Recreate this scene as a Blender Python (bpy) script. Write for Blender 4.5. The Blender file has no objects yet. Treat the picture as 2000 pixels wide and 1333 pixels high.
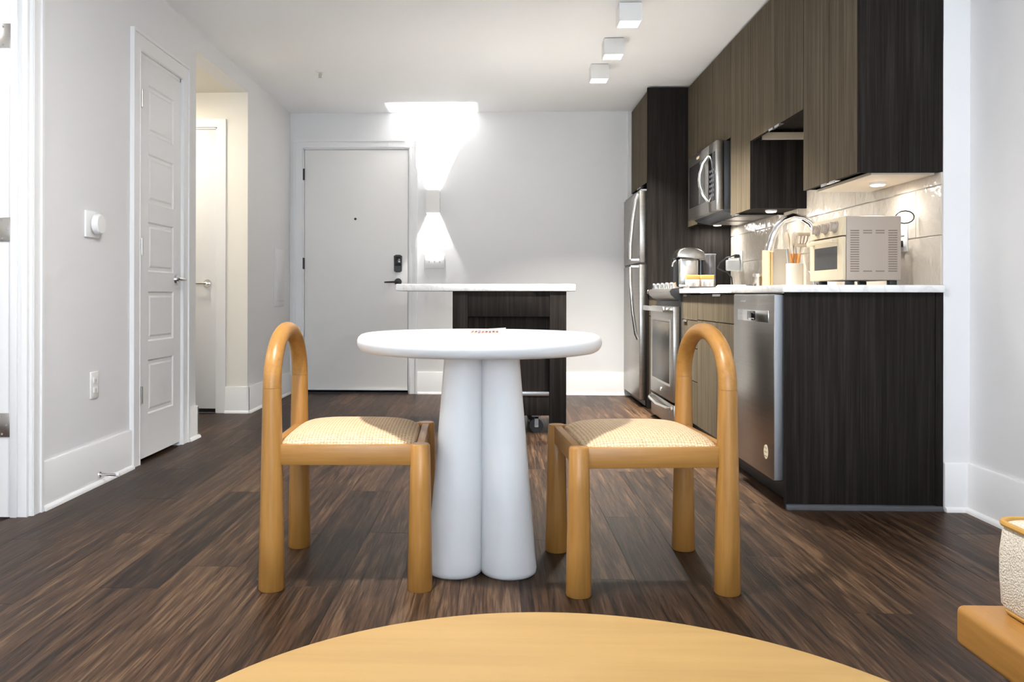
import bpy, bmesh, math, random
from mathutils import Vector, Matrix
random.seed(7)
SC = bpy.context.scene
COL = SC.collection
# ------------------------------------------------------------------ camera
F, YAW, CX, CY, EYE, ROLL = 1640.0, 0.036, 909.0, 578.0, 0.867, 0.002
cam_d = bpy.data.cameras.new('camera'); cam = bpy.data.objects.new('camera', cam_d); COL.objects.link(cam)
cam_d.sensor_width = 36.0; cam_d.sensor_fit = 'HORIZONTAL'; cam_d.lens = F / 2000 * 36.0
cam_d.shift_x = (1000 - CX) / 2000; cam_d.shift_y = -(666.5 - CY) / 2000
cam_d.clip_start = 0.02
cam.matrix_world = Matrix.Translation((0, 0, EYE)) @ Matrix.Rotation(YAW, 4, 'Z') @ Matrix.Rotation(math.pi/2, 4, 'X') @ Matrix.Rotation(ROLL, 4, 'Z')
SC.camera = cam
# ------------------------------------------------------------------ world and light
w = bpy.data.worlds.new('sky'); SC.world = w; w.use_nodes = True
w.node_tree.nodes['Background'].inputs[0].default_value = (0.62, 0.78, 1.0, 1)
w.node_tree.nodes['Background'].inputs[1].default_value = 0.4
SC.view_settings.view_transform = 'Standard'; SC.view_settings.look = 'None'
SC.view_settings.gamma = 1.0; SC.view_settings.use_curve_mapping = False
SC.view_settings.exposure = 2.86
SC.cycles.max_bounces = 5; SC.cycles.diffuse_bounces = 4; SC.cycles.glossy_bounces = 3; SC.cycles.transmission_bounces = 4; SC.cycles.adaptive_threshold = 0.06
E_WINDOW, E_CUBE, E_SCONCE_UP, E_SCONCE_DN, E_PUCK, E_HALL, E_LIVING, E_BED = 22.5, 6.3, 21, 6.5, 0.175, 1.5, 9.4, 4.0
WARM, WARM2, COOL = (1.0, 0.95, 0.865), (1.0, 0.975, 0.94), (0.82, 0.91, 1.0)
def light(name, kind, loc, energy, color, size=0.1, size_y=None, rot=(0, 0, 0), spread=None):
    d = bpy.data.lights.new(name, kind); d.energy = energy; d.color = color
    if kind == 'AREA':
        d.shape = 'RECTANGLE' if size_y else 'SQUARE'; d.size = size
        if size_y: d.size_y = size_y
        if spread: d.spread = spread
    else: d.shadow_soft_size = size
    o = bpy.data.objects.new(name, d); o.location = loc; o.rotation_euler = rot; COL.objects.link(o); return o
# daylight entering by the big window in the rear wall (behind the camera)
light('window_daylight', 'AREA', (0.1, -2.93, 1.35), E_WINDOW, COOL, 2.9, 1.75, (math.radians(126), 0, 0))
# ------------------------------------------------------------------ materials
MATS = {}
def new_mat(name):
    m = bpy.data.materials.new(name); m.use_nodes = True; MATS[name] = m
    return m, m.node_tree, m.node_tree.nodes['Principled BSDF']
def N(nt, t, **kw):
    n = nt.nodes.new(t)
    for k, v in kw.items(): setattr(n, k, v)
    return n
def plain(name, col, rough=0.5, metal=0.0, spec=0.5, bump=0.0, bscale=200.0, coat=0.0, trans=0.0, emit=None, estr=0.0, var=0.0, vscale=3.0, ior=None):
    m, nt, p = new_mat(name)
    p.inputs['Base Color'].default_value = (*col, 1); p.inputs['Roughness'].default_value = rough
    p.inputs['Metallic'].default_value = metal; p.inputs['Specular IOR Level'].default_value = spec
    p.inputs['Coat Weight'].default_value = coat; p.inputs['Transmission Weight'].default_value = trans
    if ior: p.inputs['IOR'].default_value = ior
    if emit: p.inputs['Emission Color'].default_value = (*emit, 1); p.inputs['Emission Strength'].default_value = estr
    tc = N(nt, 'ShaderNodeTexCoord')
    if var:
        nz = N(nt, 'ShaderNodeTexNoise'); nz.inputs['Scale'].default_value = vscale; nz.inputs['Detail'].default_value = 4
        nt.links.new(tc.outputs['Object'], nz.inputs['Vector'])
        mx = N(nt, 'ShaderNodeMix', data_type='RGBA')
        mx.inputs[6].default_value = (*[c*(1-var) for c in col], 1); mx.inputs[7].default_value = (*[min(1, c*(1+var)) for c in col], 1)
        nt.links.new(nz.outputs['Fac'], mx.inputs[0]); nt.links.new(mx.outputs[2], p.inputs['Base Color'])
    if bump:
        nz = N(nt, 'ShaderNodeTexNoise'); nz.inputs['Scale'].default_value = bscale; nz.inputs['Detail'].default_value = 3
        nt.links.new(tc.outputs['Object'], nz.inputs['Vector'])
        b = N(nt, 'ShaderNodeBump'); b.inputs['Strength'].default_value = bump; b.inputs['Distance'].default_value = 0.004
        nt.links.new(nz.outputs['Fac'], b.inputs['Height']); nt.links.new(b.outputs[0], p.inputs['Normal'])
    return m
def wood(name, cols, scale, rough=0.45, bump=0.15, spec=0.5, fine=6.0, fine_amt=0.35, distort=0.5, rnd_amt=0.0, lo=0.32, hi=0.68, tint=None, coat=0.0):
    """streaky grain; scale gives the stretch per local axis, rnd_amt shifts the tone of each object by its own random number"""
    m, nt, p = new_mat(name)
    tc = N(nt, 'ShaderNodeTexCoord'); oi = N(nt, 'ShaderNodeObjectInfo')
    mul = N(nt, 'ShaderNodeMath', operation='MULTIPLY'); mul.inputs[1].default_value = 53.7
    nt.links.new(oi.outputs['Random'], mul.inputs[0])
    cmb = N(nt, 'ShaderNodeCombineXYZ')
    for i in range(3): nt.links.new(mul.outputs[0], cmb.inputs[i])
    add = N(nt, 'ShaderNodeVectorMath', operation='ADD')
    nt.links.new(tc.outputs['Object'], add.inputs[0]); nt.links.new(cmb.outputs[0], add.inputs[1])
    mp = N(nt, 'ShaderNodeMapping'); mp.inputs['Scale'].default_value = scale; nt.links.new(add.outputs[0], mp.inputs['Vector'])
    n1 = N(nt, 'ShaderNodeTexNoise'); n1.inputs['Scale'].default_value = 1.0; n1.inputs['Detail'].default_value = 6; n1.inputs['Distortion'].default_value = distort
    n2 = N(nt, 'ShaderNodeTexNoise'); n2.inputs['Scale'].default_value = fine; n2.inputs['Detail'].default_value = 5
    nt.links.new(mp.outputs[0], n1.inputs['Vector']); nt.links.new(mp.outputs[0], n2.inputs['Vector'])
    mx = N(nt, 'ShaderNodeMix', data_type='FLOAT'); mx.inputs[0].default_value = fine_amt
    nt.links.new(n1.outputs['Fac'], mx.inputs[2]); nt.links.new(n2.outputs['Fac'], mx.inputs[3])
    rp = N(nt, 'ShaderNodeValToRGB'); els = rp.color_ramp.elements
    els[0].position = lo; els[0].color = (*cols[0], 1); els[1].position = hi; els[1].color = (*cols[-1], 1)
    for i, c in enumerate(cols[1:-1]):
        e = els.new(lo + (hi-lo)*(i+1)/(len(cols)-1)); e.color = (*c, 1)
    src = mx.outputs[0]
    if rnd_amt:
        ma = N(nt, 'ShaderNodeMath', operation='MULTIPLY_ADD'); ma.inputs[1].default_value = rnd_amt; ma.inputs[2].default_value = -rnd_amt/2
        nt.links.new(oi.outputs['Random'], ma.inputs[0])
        ad = N(nt, 'ShaderNodeMath', operation='ADD'); nt.links.new(src, ad.inputs[0]); nt.links.new(ma.outputs[0], ad.inputs[1]); src = ad.outputs[0]
    nt.links.new(src, rp.inputs[0]); nt.links.new(rp.outputs[0], p.inputs['Base Color'])
    p.inputs['Roughness'].default_value = rough; p.inputs['Specular IOR Level'].default_value = spec; p.inputs['Coat Weight'].default_value = coat
    if tint: p.inputs['Specular Tint'].default_value = (*tint, 1)
    b = N(nt, 'ShaderNodeBump'); b.inputs['Strength'].default_value = bump; b.inputs['Distance'].default_value = 0.003
    nt.links.new(mx.outputs[0], b.inputs['Height']); nt.links.new(b.outputs[0], p.inputs['Normal'])
    return m
plain('paint', (0.75, 0.752, 0.757), 0.75, bump=0.04, bscale=260, spec=0.3)
plain('ceiling_paint', (0.905, 0.92, 0.94), 0.9, bump=0.03, bscale=300, spec=0.2)
plain('trim_white', (0.77, 0.772, 0.775), 0.38)
plain('door_white', (0.75, 0.75, 0.75), 0.42)
plain('hall_paint', (0.78, 0.75, 0.68), 0.75, spec=0.3)
plain('entry_door_paint', (0.80, 0.79, 0.77), 0.5)
plain('plastic_white', (0.82, 0.82, 0.81), 0.35)
plain('black', (0.012, 0.012, 0.013), 0.4)
plain('black_gloss', (0.008, 0.008, 0.009), 0.08)
plain('painted_dark', (0.006, 0.006, 0.006), 0.9, spec=0.1)  # near black that puts the darkness of unlit spaces into the colour
plain('chrome', (0.78, 0.78, 0.78), 0.12, metal=1.0)
plain('nickel', (0.62, 0.60, 0.57), 0.28, metal=1.0)
wood('steel', [(0.34, 0.32, 0.29), (0.41, 0.385, 0.35)], (2, 2, 90), 0.30, 0.02, fine_amt=0.5, distort=0.0); MATS['steel'].node_tree.nodes['Principled BSDF'].inputs['Metallic'].default_value = 1.0
plain('steel_edge', (0.50, 0.51, 0.53), 0.36, metal=1.0)
plain('steel_bright', (0.70, 0.69, 0.67), 0.22, metal=1.0)
wood('laminate', [(0.0105, 0.0092, 0.0086), (0.019, 0.0166, 0.0156), (0.032, 0.0282, 0.0265)], (46, 46, 0.9), 0.60, 0.04, tint=(1.0, 0.80, 0.55), spec=0.03, fine=4.0, fine_amt=0.45, distort=0.15, rnd_amt=0.02)  # warm sheen tint puts the warm kitchen light into the material
wood('laminate_taupe', [(0.064, 0.0515, 0.0350), (0.108, 0.0880, 0.0610), (0.155, 0.128, 0.092)], (46, 46, 0.9), 0.60, 0.04, tint=(1.0, 0.80, 0.55), spec=0.03, fine=4.0, fine_amt=0.45, distort=0.15, rnd_amt=0.02)  # same warm kitchen light put into the sheen tint
wood('floor_wood', [(0.009, 0.0048, 0.0030), (0.028, 0.0148, 0.0084), (0.061, 0.0325, 0.0175), (0.126, 0.074, 0.040)], (26, 1.1, 26), 0.42, 0.5, spec=0.17, fine=8.0, fine_amt=0.42, distort=1.8, rnd_amt=0.15, lo=0.35, hi=0.66)
wood('oak_v', [(0.29, 0.134, 0.0275), (0.36, 0.170, 0.037), (0.415, 0.203, 0.049)], (26, 26, 1.6), 0.38, 0.05, fine=5, fine_amt=0.4)
wood('oak_x', [(0.29, 0.134, 0.0275), (0.36, 0.170, 0.037), (0.415, 0.203, 0.049)], (1.6, 26, 26), 0.38, 0.05, fine=5, fine_amt=0.4)
wood('oak_y', [(0.29, 0.134, 0.0275), (0.36, 0.170, 0.037), (0.415, 0.203, 0.049)], (26, 1.6, 26), 0.38, 0.05, fine=5, fine_amt=0.4)
wood('oak_light', [(0.355, 0.208, 0.062), (0.405, 0.243, 0.076), (0.435, 0.266, 0.087)], (1.1, 15, 15), 0.5, 0.03, fine=4, fine_amt=0.35, distort=0.8)
wood('board_wood', [(0.50, 0.31, 0.14), (0.62, 0.41, 0.20)], (30, 30, 2), 0.5, 0.05)
plain('plaster', (0.75, 0.75, 0.745), 0.55, bump=0.05, bscale=40, var=0.02, vscale=6)
plain('grout', (0.62, 0.58, 0.52), 0.9)
plain('ceramic', (0.50, 0.455, 0.38), 0.35)
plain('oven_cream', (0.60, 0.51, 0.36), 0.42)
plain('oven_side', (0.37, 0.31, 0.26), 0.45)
plain('slot_dark', (0.18, 0.14, 0.11), 0.7)
plain('silicone', (0.37, 0.30, 0.22), 0.6)
plain('handle_wood', (0.55, 0.24, 0.06), 0.5)
plain('glass_dark', (0.02, 0.02, 0.02), 0.05, spec=0.8)
plain('oven_glass', (0.06, 0.058, 0.055), 0.06, spec=0.35)
plain('range_glass', (0.075, 0.065, 0.052), 0.30, spec=0.15)
plain('acrylic', (0.85, 0.82, 0.84), 0.05, trans=0.9, ior=1.2)
plain('paper', (0.68, 0.68, 0.67), 0.7)
plain('paper_print', (0.16, 0.05, 0.04), 0.7)
plain('orange_print', (0.70, 0.26, 0.06), 0.6)
plain('packet', (0.50, 0.42, 0.36), 0.6, var=0.5, vscale=60)
plain('sticker', (0.72, 0.62, 0.42), 0.5)
plain('piping', (0.45, 0.24, 0.05), 0.6)
plain('lamp_glow', (1, 1, 1), 0.5, emit=(1.0, 0.95, 0.87), estr=2.6); MATS['lamp_glow'].cycles.emission_sampling = 'NONE'
plain('pane_glass', (1, 1, 1), 0.0, trans=1.0, ior=1.05)
plain('outlet_white', (0.80, 0.79, 0.76), 0.4)
plain('towel', (0.82, 0.80, 0.76), 0.9, bump=0.3, bscale=300)
plain('dark_shoe', (0.05, 0.054, 0.062), 0.35)
plain('melamine', (0.60, 0.53, 0.42), 0.5)
plain('mid_grey', (0.30, 0.31, 0.33), 0.4)  # even grey of fittings, casings and small print
plain('shade_white', (0.78, 0.77, 0.75), 0.55)
plain('carpet', (0.45, 0.42, 0.38), 0.95)
# quartz worktop with faint veins
m, nt, p = new_mat('quartz')
tc = N(nt, 'ShaderNodeTexCoord'); nz = N(nt, 'ShaderNodeTexNoise'); nz.inputs['Scale'].default_value = 5; nz.inputs['Detail'].default_value = 8; nz.inputs['Distortion'].default_value = 2.2
nt.links.new(tc.outputs['Object'], nz.inputs['Vector']); rp = N(nt, 'ShaderNodeValToRGB'); e = rp.color_ramp.elements
e[0].position = 0.44; e[0].color = (0.80, 0.80, 0.79, 1); e[1].position = 0.56; e[1].color = (0.80, 0.80, 0.79, 1); k = e.new(0.5); k.color = (0.70, 0.69, 0.68, 1)
nt.links.new(nz.outputs['Fac'], rp.inputs[0]); nt.links.new(rp.outputs[0], p.inputs['Base Color']); p.inputs['Roughness'].default_value = 0.22
# glossy hand-made looking wall tile
m, nt, p = new_mat('tile'); p.inputs['Base Color'].default_value = (0.62, 0.56, 0.475, 1); p.inputs['Roughness'].default_value = 0.16
tc = N(nt, 'ShaderNodeTexCoord'); oi = N(nt, 'ShaderNodeObjectInfo'); ad = N(nt, 'ShaderNodeVectorMath', operation='ADD'); ml = N(nt, 'ShaderNodeMath', operation='MULTIPLY'); ml.inputs[1].default_value = 31
nt.links.new(oi.outputs['Random'], ml.inputs[0]); nt.links.new(tc.outputs['Object'], ad.inputs[0]); nt.links.new(ml.outputs[0], ad.inputs[1])
nz = N(nt, 'ShaderNodeTexNoise'); nz.inputs['Scale'].default_value = 17; nz.inputs['Detail'].default_value = 3; nt.links.new(ad.outputs[0], nz.inputs['Vector'])
b = N(nt, 'ShaderNodeBump'); b.inputs['Strength'].default_value = 0.8; b.inputs['Distance'].default_value = 0.010
nt.links.new(nz.outputs['Fac'], b.inputs['Height']); nt.links.new(b.outputs[0], p.inputs['Normal'])
# woven cane
m, nt, p = new_mat('cane'); p.inputs['Roughness'].default_value = 0.6
tc = N(nt, 'ShaderNodeTexCoord'); mp = N(nt, 'ShaderNodeMapping'); nt.links.new(tc.outputs['Object'], mp.inputs['Vector'])
wv = []
for ax in ('X', 'Y'):
    t = N(nt, 'ShaderNodeTexWave', wave_type='BANDS', bands_direction=ax, wave_profile='SIN'); t.inputs['Scale'].default_value = 33; nt.links.new(mp.outputs[0], t.inputs['Vector']); wv.append(t)
ck = N(nt, 'ShaderNodeTexChecker'); ck.inputs['Scale'].default_value = 105; nt.links.new(mp.outputs[0], ck.inputs['Vector'])
hm = N(nt, 'ShaderNodeMix', data_type='FLOAT'); nt.links.new(ck.outputs['Fac'], hm.inputs[0]); nt.links.new(wv[0].outputs['Fac'], hm.inputs[2]); nt.links.new(wv[1].outputs['Fac'], hm.inputs[3])
nz = N(nt, 'ShaderNodeTexNoise'); nz.inputs['Scale'].default_value = 90; nz.inputs['Detail'].default_value = 3; nt.links.new(tc.outputs['Object'], nz.inputs['Vector'])
av = N(nt, 'ShaderNodeMix', data_type='FLOAT'); av.inputs[0].default_value = 0.45; nt.links.new(hm.outputs[0], av.inputs[2]); nt.links.new(nz.outputs['Fac'], av.inputs[3])
rp = N(nt, 'ShaderNodeValToRGB'); e = rp.color_ramp.elements; e[0].position = 0.15; e[0].color = (0.34, 0.19, 0.085, 1); e[1].position = 0.55; e[1].color = (0.76, 0.56, 0.34, 1)
nt.links.new(av.outputs[0], rp.inputs[0]); nt.links.new(rp.outputs[0], p.inputs['Base Color'])
b = N(nt, 'ShaderNodeBump'); b.inputs['Strength'].default_value = 0.6; b.inputs['Distance'].default_value = 0.0025; nt.links.new(hm.outputs[0], b.inputs['Height']); nt.links.new(b.outputs[0], p.inputs['Normal'])
# boucle
m, nt, p = new_mat('boucle'); p.inputs['Roughness'].default_value = 0.95; p.inputs['Specular IOR Level'].default_value = 0.1
tc = N(nt, 'ShaderNodeTexCoord'); vo = N(nt, 'ShaderNodeTexVoronoi'); vo.inputs['Scale'].default_value = 300; nt.links.new(tc.outputs['Object'], vo.inputs['Vector'])
rp = N(nt, 'ShaderNodeValToRGB'); e = rp.color_ramp.elements; e[0].color = (0.78, 0.72, 0.62, 1); e[1].position = 0.75; e[1].color = (0.56, 0.48, 0.38, 1)
nt.links.new(vo.outputs['Distance'], rp.inputs[0]); nt.links.new(rp.outputs[0], p.inputs['Base Color'])
b = N(nt, 'ShaderNodeBump'); b.invert = True; b.inputs['Strength'].default_value = 0.55; b.inputs['Distance'].default_value = 0.004; nt.links.new(vo.outputs['Distance'], b.inputs['Height']); nt.links.new(b.outputs[0], p.inputs['Normal'])

# ------------------------------------------------------------------ mesh helpers
WL = {}
class B:
    def __init__(s): s.bm = bmesh.new()
    def box(s, x0, x1, y0, y1, z0, z1, bev=0.0, seg=2, rot=None, piv=None):
        r = bmesh.ops.create_cube(s.bm, size=1.0); vs = r['verts']
        for v in vs: v.co = Vector(((x0+x1)/2 + v.co.x*(x1-x0), (y0+y1)/2 + v.co.y*(y1-y0), (z0+z1)/2 + v.co.z*(z1-z0)))
        if bev:
            es = list({e for v in vs for e in v.link_edges})
            rr = bmesh.ops.bevel(s.bm, geom=es, offset=bev, segments=seg, profile=0.5, affect='EDGES')
            vs = list({v for f in rr['faces'] for v in f.verts} | {v for v in vs if v.is_valid})
        if rot is not None:
            M = Matrix.Translation(piv) @ rot @ Matrix.Translation(-Vector(piv))
            for v in vs: v.co = M @ v.co
        return s
    def rings(s, rings, cap0=True, cap1=True, closed=False):
        R = [[s.bm.verts.new(c) for c in r] for r in rings]; n = len(R[0])
        m = len(R)
        for i in range(m if closed else m-1):
            a, b = R[i], R[(i+1) % m]
            for j in range(n):
                s.bm.faces.new((a[j], a[(j+1) % n], b[(j+1) % n], b[j]))
        if not closed:
            if cap0: s.bm.faces.new(list(reversed(R[0])))
            if cap1: s.bm.faces.new(R[-1])
        return s
    def sweep(s, pts, rad, seg=14, flat=None, closed=False):
        pts = [Vector(q) for q in pts]; n = len(pts)
        if not hasattr(rad, '__len__'): rad = [rad]*n
        up = None; rg = []
        for i in range(n):
            if closed: t = (pts[(i+1) % n]-pts[i-1]).normalized()
            else: t = (pts[min(i+1, n-1)]-pts[max(i-1, 0)]).normalized()
            if up is None:
                up = Vector((0, 0, 1)) if abs(t.z) < 0.9 else Vector((0, 1, 0))
            u = (up - t*up.dot(t)).normalized(); v = t.cross(u); up = u
            fx = flat if flat else 1.0
            rg.append([pts[i] + u*math.cos(a)*rad[i] + v*math.sin(a)*rad[i]*fx for a in [2*math.pi*k/seg for k in range(seg)]])
        return s.rings(rg, closed=closed)
    def cyl(s, p0, p1, r0, r1=None, seg=20): return s.sweep([p0, p1], [r0, r0 if r1 is None else r1], seg)
    def lathe(s, prof, c=(0, 0, 0), seg=32):
        c = Vector(c)
        return s.rings([[c + Vector((r*math.cos(a), r*math.sin(a), z)) for a in [2*math.pi*k/seg for k in range(seg)]] for r, z in prof])
    def prism(s, poly, axis, a, b):
        def mk(u, v, t):
            return {'x': (t, u, v), 'y': (u, t, v), 'z': (u, v, t)}[axis]
        return s.rings([[Vector(mk(u, v, a)) for u, v in poly], [Vector(mk(u, v, b)) for u, v in poly]])
    def ball(s, c, r, sx=1, sy=1, sz=1, seg=14):
        q = bmesh.ops.create_uvsphere(s.bm, u_segments=seg, v_segments=seg//2+2, radius=1.0)
        for v in q['verts']: v.co = Vector((c[0]+v.co.x*r*sx, c[1]+v.co.y*r*sy, c[2]+v.co.z*r*sz))
        return s
    def out(s, name, mat, parent=None, label=None, cat=None, group=None, kind=None, smooth=True, ang=0.7, origin=None):
        bmesh.ops.recalc_face_normals(s.bm, faces=s.bm.faces[:])
        cs = [v.co for v in s.bm.verts]
        if origin is None:
            lo = [min(c[i] for c in cs) for i in range(3)]; hi = [max(c[i] for c in cs) for i in range(3)]
            origin = Vector(((lo[0]+hi[0])/2, (lo[1]+hi[1])/2, lo[2]))
        origin = Vector(origin)
        for v in s.bm.verts: v.co -= origin
        me = bpy.data.meshes.new(name); s.bm.to_mesh(me); s.bm.free()
        me.materials.append(MATS[mat])
        if smooth:
            me.shade_smooth(); me.set_sharp_from_angle(angle=ang)
        return link(name, me, origin, parent, label, cat, group, kind)
def props(o, label, cat, group, kind):
    if label: o['label'] = label
    if cat: o['category'] = cat
    if group: o['group'] = group
    if kind: o['kind'] = kind
    return o
def link(name, me, origin, parent=None, label=None, cat=None, group=None, kind=None):
    o = bpy.data.objects.new(name, me); COL.objects.link(o)
    origin = Vector(origin); WL[o.name] = origin
    if parent is not None:
        o.parent = parent; o.location = origin - WL[parent.name]
    else: o.location = origin
    return props(o, label, cat, group, kind)
def thing(name, loc, label=None, cat=None, group=None, kind=None, parent=None):
    return link(name, None, loc, parent, label, cat, group, kind)
def inst(src, name, origin, parent=None, **kw):
    return link(name, src.data, origin, parent, **kw)
def rect(x0, x1, z0, z1): return [(x0, z0), (x1, z0), (x1, z1), (x0, z1)]
ST = 'structure'
XL, D, C, XK, XR, YK = -1.825, 7.39, 2.485, 1.81, 1.915, 3.465
REAR = -3.0

# ------------------------------------------------------------------ room shell
b = B().box(-4.2, 2.05, REAR-.12, D+.3, -.12, -.012)
floor = b.out('floor', 'floor_wood', kind=ST, label='dark brown wood plank floor running toward the entry door')
PW, PL, cache = 0.178, 1.22, {}
def plank_mesh(wd, ln):
    key = (round(wd, 3), round(ln, 3))
    if key not in cache:
        e = 0.0007; hx, hy = wd/2, ln/2; bb = B()
        bb.rings([[Vector((sx*hx, sy*hy, z)) for sx, sy in ((-1, -1), (1, -1), (1, 1), (-1, 1))] for z in (-.012, -e)] +
                 [[Vector((sx*(hx-e), sy*(hy-e), 0)) for sx, sy in ((-1, -1), (1, -1), (1, 1), (-1, 1))]])
        bmesh.ops.recalc_face_normals(bb.bm, faces=bb.bm.faces[:])
        me = bpy.data.meshes.new('plank'); bb.bm.to_mesh(me); bb.bm.free(); me.materials.append(MATS['floor_wood']); cache[key] = me
    return cache[key]
x = XL - .06
while x < XR + .02:
    wd = PW
    y = REAR - random.random()*PL
    while y < D + .05:
        y0, y1 = max(y, REAR), min(y+PL, D+.12)
        if y1 - y0 > .03: link('plank', plank_mesh(wd-.0002, y1-y0-.0002), (x+wd/2, (y0+y1)/2, 0), floor)
        y += PL
    x += wd
x = XL - .06 - PW
while x > -3.2:
    link('plank', plank_mesh(PW-.0002, 1.1), (x+PW/2, 5.585, 0), floor); x -= PW
# ceiling
B().box(-4.2, 2.05, REAR-.12, D+.12, C, C+.1).out('ceiling', 'ceiling_paint', kind=ST, label='flat white painted ceiling')
T = 0.12
# left wall with bedroom opening, closet opening, hall opening
BY0, BY1, CLY0, CLY1, HY0, HY1 = 2.36, 3.225, 4.225, 4.80, 5.05, 6.12
b = B()
for y0, y1, z0, z1 in ((REAR, BY0, 0, C), (BY0, BY1, 2.125, C), (BY1, CLY0, 0, C), (CLY0, CLY1, 2.115, C), (CLY1, HY0, 0, C), (HY0, HY1, 2.362, C), (HY1, D, 0, C)):
    b.box(XL-T, XL, y0, y1, z0, z1)
b.out('wall_left', 'paint', kind=ST, smooth=False, label='white left wall with two doorways and the hall opening')
EX0, EX1, EZ = -1.708, -0.762, 2.17
b = B()
for x0, x1, z0 in ((XL-T, EX0, 0), (EX0, EX1, EZ), (EX1, 2.05, 0)): b.box(x0, x1, D, D+.12, z0, C)
b.out('wall_back', 'paint', kind=ST, smooth=False, label='white end wall with the entry door')
B().box(XK, 2.05, YK, D, 0, C).out('wall_kitchen', 'paint', kind=ST, smooth=False, label='white wall behind the kitchen cabinets')
B().box(XR, 2.05, REAR, YK, 0, C).out('wall_right', 'paint', kind=ST, smooth=False, label='white right wall beside the oak platform seat')
b = B()
for x0, x1, z0, z1 in ((XL-T, -1.38, 0, C), (1.58, 2.05, 0, C), (-1.38, 1.58, 0, .45), (-1.38, 1.58, 2.25, C)): b.box(x0, x1, REAR-.12, REAR, z0, z1)
b.out('wall_rear', 'paint', kind=ST, smooth=False, label='white wall with a wide window')
win = thing('window_1', (0.1, REAR-.06, .45), kind=ST, label='wide white framed window')
for i in range(4):
    xx = -1.38 + i*2.96/3; B().box(xx-.03 if i else xx, xx+.03 if i < 3 else xx, REAR-.10, REAR-.04, .45, 2.25).out('window_frame', 'trim_white', win) if 0 < i < 3 else B().box(min(xx, xx+(.05 if i == 0 else -.05)), max(xx, xx+(.05 if i == 0 else -.05)), REAR-.10, REAR-.04, .45, 2.25).out('window_frame', 'trim_white', win)
for z0 in (.45, 2.20): B().box(-1.33, 1.53, REAR-.10, REAR-.04, z0, z0+.05).out('window_frame', 'trim_white', win)
for i in range(3):
    x0 = -1.38+i*2.96/3; B().box(x0+.05, x0+2.96/3-.05, REAR-.075, REAR-.069, .5, 2.2).out('pane', 'pane_glass', win, smooth=False)
# rooms seen only through openings
b = B()
b.box(-4.2, -4.1, REAR, D, 0, C); b.box(-4.1, XL-T, 3.5, 3.6, 0, C); b.box(-4.1, XL-T, .9, 1.0, 0, C)
b.out('wall_bedroom', 'paint', kind=ST, smooth=False, label='white wall of the side room')
HW = 'hall_paint'
HD0, HD1 = -2.86, -2.05
b = B()
b.box(HD1, XL-T, HY1, HY1+.12, 0, 2.362); b.box(XL-T, XL-.0005, HY1-.0005, HY1, 0, 2.362); b.box(-3.3, HD0, HY1, HY1+.12, 0, 2.362); b.box(HD0, HD1, HY1, HY1+.12, 2.105, 2.362)
b.box(-3.42, -3.3, HY0-.1, HY1+.12, 0, 2.362); b.box(-3.3, XL-T, HY0-.1, HY0, 0, 2.362)
b.out('wall_hall', HW, kind=ST, smooth=False, label='cream walls of the side hall')
B().box(-3.42, XL-T, HY0-.1, HY1+.12, 2.362, 2.42).out('ceiling_hall', 'hall_paint', kind=ST, smooth=False, label='low cream ceiling of the side hall')
b = B(); b.box(-2.6, -2.55, CLY0-.1, CLY1+.1, 0, C); b.box(-2.55, XL-T, CLY0-.1, CLY0-.05, 0, C); b.box(-2.55, XL-T, CLY1+.05, CLY1+.1, 0, C)
b.out('wall_closet', 'painted_dark', kind=ST, smooth=False, label='closet inside coloured near black for its darkness')  # darkness of the closed closet is put into the wall colour
B().box(EX0-.2, EX1+.2, D+.2, D+.25, 0, 2.3).out('wall_corridor', 'painted_dark', kind=ST, smooth=False, label='near black sheet standing in for the dark corridor behind the entry door')  # dark sheet painted in for the unlit space past the door

# baseboards with shoe moulding
BH = 0.195
def base_y(name, X, s, y0, y1, label, extra=None):
    o = B().prism([(X, 0), (X+s*.014, 0), (X+s*.014, BH-.006), (X+s*.010, BH), (X, BH)], 'y', y0, y1).out(name, 'trim_white', kind=ST, label=label)
    B().prism([(X+s*.014, 0), (X+s*.030, 0), (X+s*.029, .009), (X+s*.024, .016), (X+s*.014, .019)], 'y', y0, y1).out('shoe_molding', 'trim_white', o)
def base_x(name, Y, s, x0, x1, label):
    o = B().prism([(Y, 0), (Y+s*.014, 0), (Y+s*.014, BH-.006), (Y+s*.010, BH), (Y, BH)], 'x', x0, x1).out(name, 'trim_white', kind=ST, label=label)
    B().prism([(Y+s*.014, 0), (Y+s*.030, 0), (Y+s*.029, .009), (Y+s*.024, .016), (Y+s*.014, .019)], 'x', x0, x1).out('shoe_molding', 'trim_white', o)
base_y('baseboard_left', XL, 1, BY1+.072, CLY0-.10, 'tall white baseboard under the thermostat')
base_y('baseboard_left', XL, 1, CLY1+.10, HY0+.016, 'short white baseboard between closet door and hall opening')
base_x('baseboard_left', HY0, 1, XL-T, XL+.014, 'white baseboard wrapping the near corner of the hall opening')
base_y('baseboard_left', XL, 1, HY1-.016, D, 'tall white baseboard between hall opening and entry wall')
base_x('baseboard_hall', HY1, -1, HD1+.062, XL+.014, 'cream baseboard beside the hall door')
base_x('baseboard_back', D, -1, EX1+.075, XK-.6, 'tall white baseboard on the entry wall behind the island')
base_y('baseboard_right', XR, -1, REAR, YK-.014, 'tall white baseboard on the right wall')
base_x('baseboard_right', YK, -1, XK+.001, XR, 'short white baseboard beside the cabinet end panel')
base_y('baseboard_left', XL, 1, REAR, BY0-.072, 'white baseboard left of the open doorway')

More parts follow.
